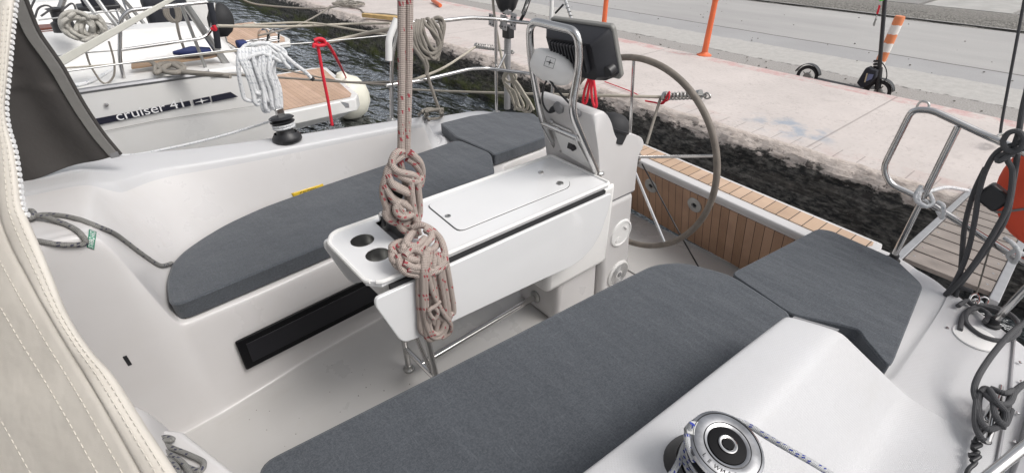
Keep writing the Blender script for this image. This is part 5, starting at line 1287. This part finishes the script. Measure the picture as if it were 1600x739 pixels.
MB().prism([c1+ax*.10-sd_*.07+V((0,0,-.05)), c2-ax*.15-sd_*.07+V((0,0,-.05)), c2-ax*.15+sd_*.07+V((0,0,-.05)), c1+ax*.10+sd_*.07+V((0,0,-.05))], (0, 0, .05)).build('deck', M['rubber'], sc, bevel=.012)
h0 = c2+V((0,0,.08))-ax*.03; ht = at(1386, -40, plane=(h0, sd_)); hd_ = (ht-h0).normalized()
MB().tube([c2-ax*.16+V((0,0,.02)), c2-ax*.06+V((0,0,.16))], .03, 12).build('neck', M['black'], sc)
MB().tube([h0-hd_*.05, h0+hd_*.20], .034, 14).build('steerer', M['black'], sc)
MB().tube([h0+hd_*.15, h0+hd_*.98], .022, 14).build('stem', M['black'], sc)
MB().tube([h0+hd_*.98-sd_*.22, h0+hd_*.98+sd_*.22], .016, 10).build('handlebar', M['black'], sc)
for s_ in (-1, 1): MB().tube([c2+sd_*s_*.035, c2+sd_*s_*.035+V((0,0,.12))-ax*.02], .010, 8).build('fork', M['black'], sc)
MB().tube(smooth_path([h0+hd_*.28, h0+hd_*.2+ax*.07, h0+hd_*.08+ax*.08, h0+hd_*.02], 6), .006, 8).build('cable', M['rubber'], sc)
mb = MB(); 
for i in range(4): mb.tube([h0+hd_*(.16+.035*i)-ax*.035-sd_*.02, h0+hd_*(.16+.035*i)-ax*.055+sd_*.02], .014, 8)
mb.build('lock_lever', M['black'], sc)
bgp = at(1352, 124, X=w2.x-.06); bgt = thing('bag', 'small black bag with a blue pocket resting on the scooter deck', 'bag', bgp)
MB().prism([at(a, b_, X=w2.x-.10) for a, b_ in ((1338,130),(1352,107),(1357,105),(1362,109),(1370,111),(1368,122),(1352,136),(1344,137))], (.10, 0, 0)).build('bag_body', M['navy_cloth'], bgt, bevel=.012)
MB().prism([at(a, b_, X=w2.x-.105) for a, b_ in ((1352,128),(1357,116),(1365,117),(1362,124))], (.006, 0, 0)).build('pocket', mat('blue_grey_fabric', (.13, .15, .25), .8), bgt)
MB().prism([at(a, b_, X=w2.x-.106) for a, b_ in ((1350,129),(1354,115),(1356,115),(1352,129))], (.006, 0, 0)).build('strap', mat('tan_strap', (.45, .38, .25), .8), bgt)
tgp = at(1375, 3, plane=(h0, sd_)); gt = thing('key_tag', 'bright green clip with red key strap hanging on the scooter stem', 'tag', tgp)
MB().prism([at(a, b_, X=w2.x-.05) for a, b_ in ((1372,-6),(1382,-8),(1381,1),(1374,3))], (.02, 0, 0)).build('clip', M['green_plastic'], gt, bevel=.004)
MB().prism([at(a, b_, X=w2.x-.04) for a, b_ in ((1373,8),(1376,10),(1372,23),(1369,22))], (.004, 0, 0)).build('key_strap', M['red_rope'], gt)
MB().tube(smooth_path([at(a, b_, X=w2.x-.04) for a, b_ in ((1370,24),(1368,30),(1365,38),(1366,41),(1368,34),(1370,30))], 4), .006, 6).build('keys', M['steel_dull'], gt)
# timber, rope heap, rings on the quay
tp0, tp1 = at(568, 27, Z=.03), at(640, 34, Z=.03); dv = (tp1-tp0).normalized(); nv = V((-dv.y, dv.x, 0))
tag(MB().prism([tp0-nv*.05, tp1-nv*.09, tp1+nv*.09, tp0+nv*.04], (0, 0, .07)).build('timber', M['yellow_wood'], bevel=.008), 'yellow wooden board lying at the quay edge behind the hanging rope', 'board')
pth = []
hc = at(545, 7, Z=.04)
for i in range(46): a = i*.9; r_ = .16+.13*math.sin(i*1.7); pth.append(hc+V((math.cos(a)*r_*1.2, math.sin(a)*r_*1.6, .03*abs(math.sin(i*2.1)))))
pth += [at(560, 14, Z=.02), at(570, 21, Z=.02), at(600, 22, Z=.02), at(630, 26, Z=.02)]
ropeobj('rope_heap', 'tangled grey rope heap on the quay at the top of the photo', [pth], .014, M['rope_grey2'], n=4)
for q, lab in (((1437, 165), 'bent steel hoop set in the quay behind the near stern rail'),):
    p = at(*q, Z=0); d_ = V((0, .22, 0))
    tag(MB().tube(fillet([at(1430, 172, Z=0), at(1431, 172, Z=0)+V((0, 0, .10)), at(1447, 176, Z=0)+V((0, 0, .10)), at(1447, 177, Z=0)], .05), .012, 8).build('quay_hoop', M['steel_dull']), lab, 'hoop')
tag(MB().tube(smooth_path([at(1560, 212, Z=.1), at(1556, 218, Z=.1), at(1562, 222, Z=.08), at(1570, 218, Z=.08), at(1566, 210, Z=.1)], 5, True), .012, 8, closed=True).build('quay_ring', M['galv']), 'steel mooring ring on the quay left of the red lifebuoy', 'ring')
random.seed(3)
mb = MB()
for i in range(160):
    x = random.uniform(7.1, 7.9) if i % 3 else random.uniform(8, 13); y = random.uniform(-1, 9); s_ = random.uniform(.006, .018)
    mb.lathe([(0, -s_*.4), (s_, 0), (s_*.6, s_*.6), (0, s_*.8)], (x, y, -.098 if x > 7.6 else -.115-.055*(7.6-x)/.63+.004), (0, 0, 1), 5, cap=False)
tag(mb.build('loose_gravel', M['verge'], smooth=False), 'loose gravel scattered along the roadside', 'gravel', kind='stuff')

# ------------------------------------------------------------------ neighbouring yacht
NY = 4.22
ny = thing('moored_yacht', 'grey white neighbouring yacht with a dark lettered stripe on its hull', 'yacht', (0, 6.3, -.6))
hs2 = [(-7, .80, .25), (-3, .785, .05), (-1, .78, 0), (0, .775, 0), (.55, .765, 0), (.80, .745, .01), (.90, .66, .02), (.96, .54, .03), (1.0, .42, .05), (1.03, .2, .08), (1.05, -.2, .16), (1.05, -.7, .4)]
rows = []
for X, zs_, iny in hs2:
    r_ = []
    for z, o_ in ((1, 0), (.97, 0), (.8, .01), (.55, .03), (.3, .07), (.05, .16), (-.25, .35)):
        zz = -.6+(zs_+.6)*max(0, (z+.25)/1.25); r_.append(V((X+.0, NY+iny+o_, zz)))
    mir = [V((p.x, 12.6-p.y, p.z)) for p in reversed(r_)]
    rows.append(r_+mir) 
mb = MB(); mb.grid([r[:7] for r in rows]); mb.build('hull', M['gel_grey'], ny, angle=60)
mb = MB(); mb.grid([r[7:] for r in rows]); mb.build('far_topside', M['gel_far'], ny, angle=60)
mb = MB()
mb.tube([V((X, NY+.012, z+.012)) for X, z in ((-7, .80), (-3, .785), (-1, .78), (0, .775), (.55, .765), (.62, .762))], .02, 8); mb.build('toe_rail', M['alu'], ny)
mb = MB(); mb.tube(smooth_path([V((X, NY+.02+i_, z+.005)) for X, z, i_ in ((.60, .765, 0), (.80, .75, .01), (.90, .665, .02), (.96, .545, .03), (1.0, .42, .05), (1.03, .2, .08), (1.045, -.1, .14))], 4), .035, 10); mb.build('quarter_moulding', M['gel_far'], ny)
prof = [(NY, .77), (NY+.08, .785), (4.9, .80), (5.0, .95), (5.08, 1.0), (5.35, 1.0), (5.42, .80), (5.85, .78), (5.87, .35), (6.75, .33), (6.77, .78), (7.2, .80), (7.27, 1.0), (7.5, 1.0), (7.6, .85), (8.3, .8), (8.38, .77)]
rows = []
for X, cut in ((-7, 1), (-1.2, 1), (.1, 1), (.62, .97), (.80, .95), (.92, .72), (.99, .5)):
    rows.append([V((X, y+(.04 if X > .85 and y < 5 else 0), min(z, .33+(z-.33)*cut) if z > .4 else z)) for y, z in prof])
mb = MB(); mb.grid(rows); mb.build('deck', M['gel_far'], ny, bevel=.02, angle=45)
mb = MB(); mb.add([V((.99, y, z)) for y, z in ((NY+.05, .5), (5.87, .5), (5.87, .33), (6.75, .33), (6.75, .5), (8.3, .5), (8.2, -.6), (4.6, -.6))], [tuple(range(8))]); mb.build('transom', M['gel_far'], ny, solid=.03)
# swim platform
pz = -.05
P1, P2, P3 = at(497, 107, Z=pz), at(556, 154, Z=pz), at(462, 170, Z=pz)
yn, yf = (P2.y+P3.y)/2-.02, P1.y
pl2 = [V((1.0, yn+.05, pz)), V((P3.x, yn, pz)), V((P2.x, yn, pz)), V((P2.x+.10, yn+.14, pz)), V((P1.x+.12, yf, pz)), V((P1.x-.05, yf+.1, pz)), V((1.0, yf+.1, pz))]
MB().prism([p-V((0,0,.004)) for p in pl2], (0, 0, -.15)).build('swim_platform', M['gel_far'], ny, bevel=.015)
low_ = [V((1.0, yn+.16, pz-.28)), V((2.05, yn+.2, pz-.26)), V((2.25, yn+.4, pz-.24)), V((2.25, yf, pz-.24)), V((1.0, yf, pz-.28))]
mb = MB(); mb.grid([[V((p.x, p.y+.03, pz-.14)) for p in (pl2[0], pl2[2], pl2[3], pl2[4], pl2[6])], low_]); mb.build('platform_skirt', M['gel_far'], ny)
tk = [V((1.05, yn+.10, pz)), V((P2.x-.03, yn+.07, pz)), V((P2.x+.03, yn+.17, pz)), V((P1.x+.05, yf-.03, pz)), V((1.05, yf+.02, pz))]
MB().prism(tk, (0, 0, .006)).build('teak_deck', M['teak_plat'], ny)
MB().prism([at(a, b_, Z=pz+.008) for a, b_ in ((532, 160), (545, 163), (546, 169), (540, 169))], (0, 0, .01)).build('platform_hinge', M['steel_dull'], ny)
# stripe and lettering
def hullpt(px, py): return at(px, py, Y=NY+.008)
def hp_(px, py, off=0): p = at(px, py, Y=NY+.0); o_ = .012*max(0, (.62-p.z))/.2; return V((p.x, NY-.004+o_-off, p.z))
def strip_poly(name, pts, m, off=0):
    a = [hp_(*q, off) for q in pts]; return MB().prism(a, (0, .003, 0)).build(name, m, ny)
def ly(x, base): return base-(x-140)*.167
stp = strip_poly('hull_stripe', [(100, 201), (100, 190), (145, 186.5), (296, 157.5), (299, 165.5), (152, 196)], M['navy'])
strip_poly('hull_stripe', [(301, 156.5), (327, 151), (329.5, 159.5), (304, 165)], M['navy'])
strip_poly('hull_stripe', [(329.5, 150.5), (360, 144), (372, 151.5), (332, 160)], M['navy'])
A = hp_(184, 188.5, .003); B = hp_(257, 173.5, .003)
t = text_mesh('hull_lettering', 'cruiser 41', 1.0, Matrix.Identity(4), M['white_ink'], ny, thick=.0)
def fit_text(t, A, B, height, nrm, off=0):
    xs = [v.co.x for v in t.data.vertices]; sx_ = (B-A).length/(max(xs)-min(xs)); sy_ = height/.70
    Fm = frame_at(A+V(nrm).normalized()*off, B-A, nrm); t.data.transform(Fm @ Matrix.Diagonal((sx_, sy_, 1, 1)) @ Matrix.Translation((-min(xs), 0, 0)))
Bm = A+(B-A)*1.22
t.data.transform(Matrix.Identity(4)); fit_text(t, A+V((0,0,.0)), hp_(288, 167, .003), .062, (0, -1, 0), .002)
ctr = hp_(315, 158, .004); mb = MB()
u_ = (hp_(327, 155.5, .004)-hp_(303, 160.5, .004)).normalized(); v_ = V((0, 0, 1))
mb.prism([ctr-u_*.045, ctr-v_*.004, ctr+u_*.045, ctr+v_*.004], (0, -.002, 0)); mb.prism([ctr-u_*.008, ctr-v_*.022, ctr+u_*.008, ctr+v_*.022], (0, -.0025, 0)); mb.build('stripe_emblem', M['white_ink'], ny)
MB().lathe([(0, 0), (.014, 0), (.011, .008), (0, .010)], hp_(166, 164), (0, -1, 0), 16, cap=False).build('hull_stud', M['steel'], ny)
mb = MB(); mb.tube([hp_(a, b_, -.002) for a, b_ in ((150, 208), (250, 188), (330, 176), (400, 166))], .0015, 5); mb.build('hull_seam', M['bezel'], ny)
MB().lathe([(0, 0), (.04, 0), (.035, .01), (0, .01)], V((.9, NY+.05, .14)), (0, -1, 0), 20, cap=False).build('exhaust', M['rubber'], ny)
# neighbour fittings
def nr(pts, r_, m, nm='rail', rad=.07): return tubes(nm, [pts], r_, m, npp, rad)
npp = thing('stern_rail', 'steel stern rail on the neighbouring yacht with a mid tube and a thick slanting tube', 'rail', (.2, 4.4, .8))
Y1 = 4.42
nr([at(193, 122, Y=Y1), at(187, 95, Y=Y1), at(188, 32, Y=Y1), at(200, 17, Y=Y1), at(322, 4, Y=Y1+.02)], .0125, M['steel'], 'top_rail')
nr([at(188, 79, Y=Y1), at(318, 60, Y=Y1), at(331, 48, Y=Y1+.05), at(335, 5, Y=Y1+.1)], .011, M['steel'], 'mid_rail')
nr([at(283, 8, Y=Y1), at(322, 108, Y=Y1+.02)], .012, M['steel_dull'], 'stanchion')
nr([at(291, 9, Y=Y1+.1), at(345, 88, Y=Y1+.1), at(372, 126, Y=Y1+.1)], .026, M['steel_dull'], 'thick_tube')
nr([at(0, 100, Y=Y1+.3), at(120, 84, Y=Y1), at(188, 79, Y=Y1)], .004, M['steel_dull'], 'wire')
nr([at(60, 32, Y=Y1), at(140, 22, Y=Y1), at(188, 17, Y=Y1)], .004, M['steel_dull'], 'wire')
nr([at(328, 5, Y=Y1), at(337, 45, Y=Y1), at(341, 76, Y=Y1)], .022, M['navy_cloth'], 'dark_strap')
nr([at(330, 45, Y=Y1), at(338, 48, Y=Y1-.02), at(334, 40, Y=Y1-.02)], .012, M['red_rope'], 'red_lashing')
tag(MB().prism([at(88, 92, Y=4.0), at(268, -4, Y=4.0), at(282, -4, Y=4.0), at(98, 104, Y=4.0)], (0, .02, 0)).build('sheet_strap', M['strap'], bevel=.004), 'wide cream strap slanting in front of the neighbouring yacht', 'strap')
ropeobj('thin_line', 'thin pale line slanting across the neighbouring stern rail', [[at(96, 107, Y=3.9), at(200, 99, Y=3.9), at(340, 83, Y=3.9), at(392, 79, Y=3.9)]], .005, M['rope_cream'])
for i, (xa, ya, xb, yb) in enumerate(((176, -30, 232, 98), (160, -35, 206, 100))):
    a, b_ = at(xa, ya, Y=5.75), at(xb, yb, Y=5.75)
    a = at(xa, ya, Z=1.55 if i == 0 else 1.5); b_ = at(xb, yb, Z=.70)
    X0 = (a.x+b_.x)/2; c = at(208-17*i, 42, Y=5.6)
    t = thing('helm_wheel', ['grey rimmed wheel on the neighbouring yacht, right one of the pair', 'grey rimmed wheel on the neighbouring yacht, left one of the pair'][i], 'steering wheel', c)
    MB().tube([c+V((-.17*math.sin(2*math.pi*k_/64)+.10*math.cos(2*math.pi*k_/64), .47*math.cos(2*math.pi*k_/64), .47*math.sin(2*math.pi*k_/64))) for k_ in range(64)], .016, 10, closed=True).build('rim', M['steel_dull'], t)
    for k_ in range(5):
        an = 2*math.pi*k_/5+.4; MB().tube([c, c+V((-.17*math.sin(an)+.10*math.cos(an), .47*math.cos(an), .47*math.sin(an)))], .008, 8).build('spoke', M['steel'], t)
    MB().lathe([(0, -.04), (.04, -.04), (.05, .02), (0, .04)], c, (1, 0, 0), 20, cap=False).build('hub', M['steel'], t)
    MB().box(c+V((-.30, .1, -.5)), (.22, .3, .7)).build('helm_post', M['gel_far'], t, bevel=.03)
def flat(nm, pts, Z, th, m, lab, cat, bevel=.004):
    return tag(MB().prism([at(a, b_, Z=Z) for a, b_ in pts], (0, 0, th)).build(nm, m, bevel=bevel), lab, cat)
flat('hatch_board', ((62, 53), (106, 49), (126, 68), (72, 69)), .86, .02, M['mahogany'], 'larger mahogany board on the neighbouring deck, beside the grey side panel', 'board')
flat('hatch_board', ((56, 43), (97, 40), (100, 45), (60, 49)), .88, .02, M['mahogany'], 'narrow mahogany board behind the larger one on the neighbouring deck', 'board')
flat('teak_strip', ((206, 103), (338, 84), (345, 88), (330, 92), (206, 109)), .82, .015, M['teakdull'], 'long teak strip along the neighbouring cockpit edge', 'teak strip')
flat('teak_hatch', ((172, 68), (186, 68), (186, 74), (172, 75)), .84, .015, M['teakdull'], 'small teak step left of the neighbouring stern rail', 'step')
flat('seat_cloth', ((270, 87), (300, 78), (330, 80), (332, 84), (300, 88)), .86, .03, M['blue_cloth'], 'folded dark blue cloth on the neighbouring cockpit seat', 'cloth', .01)
tag(MB().box(at(265, 30, Y=6.2), (.36, .3, .42)).build('cockpit_bag', M['navy_cloth'], bevel=.05), 'dark blue bag in the neighbouring cockpit behind the rail', 'bag')
spx = thing('cockpit_speaker', 'black double speaker panel in the neighbouring cockpit wall', 'speaker', at(258, 69, Y=5.85))
MB().box(at(258, 69, Y=5.84), (.36, .02, .11)).build('panel', M['black'], spx, bevel=.01)
for dx_ in (-.08, .08): MB().lathe([(0, 0), (.045, 0), (.04, .012), (0, .006)], at(258, 69, Y=5.83)+V((dx_, 0, 0)), (0, -1, 0), 20, cap=False).build('cone', M['rubber'], spx)
random.seed(21); cl_ = []
for i in range(9):
    cx_, cy2, rx_, ry_, ro = 126+random.uniform(-6, 8), 42+random.uniform(-3, 5), 25+random.uniform(-5, 5), 15+random.uniform(-4, 5), random.uniform(.1, .7)
    if i % 3 == 2: cx_ += 12; rx_ *= .6; ry_ *= 1.1
    cl_.append([at(cx_+rx_*math.cos(t)*math.cos(ro)-ry_*math.sin(t)*math.sin(ro), cy2+rx_*math.cos(t)*math.sin(ro)+ry_*math.sin(t)*math.cos(ro), Y=4.3+random.uniform(-.03, .03)) for t in [j*.7 for j in range(10)]])
cl_.append([at(a, b_, Y=4.3) for a, b_ in ((152,24),(160,34),(165,48),(160,56))])
ropeobj('rope_coil', 'grey white rope coil hung over the neighbouring lifeline at the top left', cl_, .013, rope_mat('grey_white_rope', (.55, .53, .48)))
ropeobj('rope_coil', 'brown grey rope figure-of-eight lying on the neighbouring side deck', [
    [at(a, b_+dy_, Z=.83) for a, b_ in ((226,97),(236,97),(246,104),(262,112),(280,112),(288,105),(278,99),(262,102),(248,112),(242,112),(246,102),(266,99),(284,108),(290,112),(360,118))] for dy_ in (0, 2)], .014, M['rope_grey2'])
ropeobj('hung_rope', 'grey rope hank hanging behind the neighbouring stern rail', [[at(a+dx_, b_, Y=4.7) for a, b_ in ((256,10),(258,24),(268,34),(276,30),(274,14),(270,6))] for dx_ in (0, 3, 6)]+[[at(275, 30, Y=4.7), at(281, 58, Y=4.7), at(290, 82, Y=4.7)]], .010, M['rope_grey2'])
ropeobj('thin_line', 'dark looped cord hanging on the neighbouring lifeline', [[at(a, b_, Y=4.35) for a, b_ in ((135,84),(140,100),(148,114),(158,128),(168,130),(178,118),(178,95),(170,65))]], .006, M['rope_grey2'])
ropeobj('twisted_rope', 'white twisted rope lying on the neighbouring side deck', [[at(a, b_, Z=.80) for a, b_ in ((118,134),(140,128),(160,118),(178,108))]], .012, M['rope_white'])
for i, (lab, q, sz) in enumerate((('dark cockpit speaker box at the top left of the photo', (153, 3), (.22, .2, .12)), ('small black winch on the neighbouring coaming, top left', (93, 28), (.12, .12, .16)))):
    t = thing(['speaker_box', 'deck_winch'][i], lab, ['speaker', 'winch'][i], at(*q, Y=5.6-.7*i))
    if i == 0: MB().box(at(*q, Y=5.6), sz).build('housing', M['navy_cloth'], t, bevel=.02); MB().box(at(q[0], q[1]+7, Y=5.55), (.28, .28, .03)).build('base', M['black'], t, bevel=.01)
    else: MB().lathe([(0, -.09), (.07, -.09), (.065, -.03), (.045, -.02), (.04, .04), (.06, .06), (0, .07)], at(*q, Y=4.9), (0,0,1), 20, cap=False).build('drum', M['black'], t); MB().tube([at(91, 22, Y=4.9), at(102, -8, Y=4.9)], .018, 8).build('winch_handle', M['steel_dull'], t)
mb_ = [[at(55,28,Y=4.8), at(60,14,Y=4.8), at(72,9,Y=4.8), at(84,14,Y=4.8)], [at(100,14,Y=4.8), at(112,6,Y=4.8), at(118,14,Y=4.8), at(115,24,Y=4.8)], [at(64,26,Y=4.8), at(84,12,Y=4.8)], [at(46,18,Y=4.8), at(56,-4,Y=4.8)]]
ropeobj('thin_line', 'thin black lines curling round the neighbouring winch', mb_, .006, M['rope_dark'])
# second neighbour
n2 = thing('moored_yacht', 'farther white yacht at the top left with a lowered teak platform', 'yacht', (0, 11.5, -.6))
rows = []
for X, zz, iny in ((-8, 1.0, .3), (-3, .98, .05), (0, .95, 0), (1.2, .93, .05), (1.55, .7, .12), (1.75, .3, .2), (1.8, -.6, .4)):
    rows.append([V((X, 9.3+iny+.3, -.6)), V((X, 9.3+iny, -.1)), V((X, 9.3+iny, zz)), V((X, 9.9, zz+.02)), V((X, 10.0, zz+.22)), V((X, 10.5, zz+.25)), V((X, 10.6, min(zz, .6))), V((X, 12.4, min(zz, .6))), V((X, 12.5, zz+.25)), V((X, 13.1, zz)), V((X, 13.2-iny, -.6))])
MB().grid(rows).build('hull', M['gel_far'], n2, bevel=.03, angle=45)
q = [at(*p_, Z=.0) for p_ in ((366, 56), (395, 47), (405, 62), (352, 78))]
yy0, yy1 = 9.35, 10.9
MB().prism([V((1.7, 8.9, -.01)), V((2.55, 8.9, -.01)), V((2.65, 9.2, -.01)), V((2.65, 11.2, -.01)), V((1.7, 11.2, -.01))], (0, 0, -.08)).build('swim_platform', M['gel_far'], n2, bevel=.02)
MB().prism([V((1.75, 8.97, -.005)), V((2.5, 8.97, -.005)), V((2.58, 9.25, -.005)), V((2.58, 11.1, -.005)), V((1.75, 11.1, -.005))], (0, 0, .008)).build('teak_deck', M['teak_plat'], n2)
ldx = thing('boarding_ladder', 'folded steel boarding ladder on the farther teak platform', 'ladder', at(425, 60, Z=.1))
for k_ in range(3): MB().tube([at(376, 66+k_*3, Z=.08), at(437, 57+k_*3, Z=.08)], .014, 8).build('ladder_tube', M['steel'], ldx)
for cx_ in (410, 427): MB().tube(smooth_path([at(cx_-6, 64, Z=.05), at(cx_-6, 52, Z=.2), at(cx_+2, 46, Z=.3), at(cx_+8, 52, Z=.2), at(cx_+8, 66, Z=.05)], 6), .016, 8).build('ladder_hoop', M['steel'], ldx)
f2 = thing('ball_fender', 'black ball fender hanging off the farther yacht at the top left', 'fender', at(343, 32, Y=9.0))
MB().lathe([(.78*p_, .78*q_) for p_, q_ in [(0, -.30), (.12, -.26), (.2, -.15), (.23, 0), (.2, .15), (.12, .26), (.05, .31), (0, .31)]], at(345, 33, Y=8.9), (.3, 0, 1), 26, cap=False).build('ball', M['rubber'], f2)
MB().tube([at(340, 8, Y=8.9), at(342, 20, Y=8.9)], .012, 6).build('lanyard', M['rope_dark'], f2)
tag(MB().box(at(378, 70, Z=.08), (.14, .2, .12)).build('folded_cover', M['blue_cloth'], bevel=.03), 'small dark blue folded cover at the edge of the farther teak platform', 'cover')
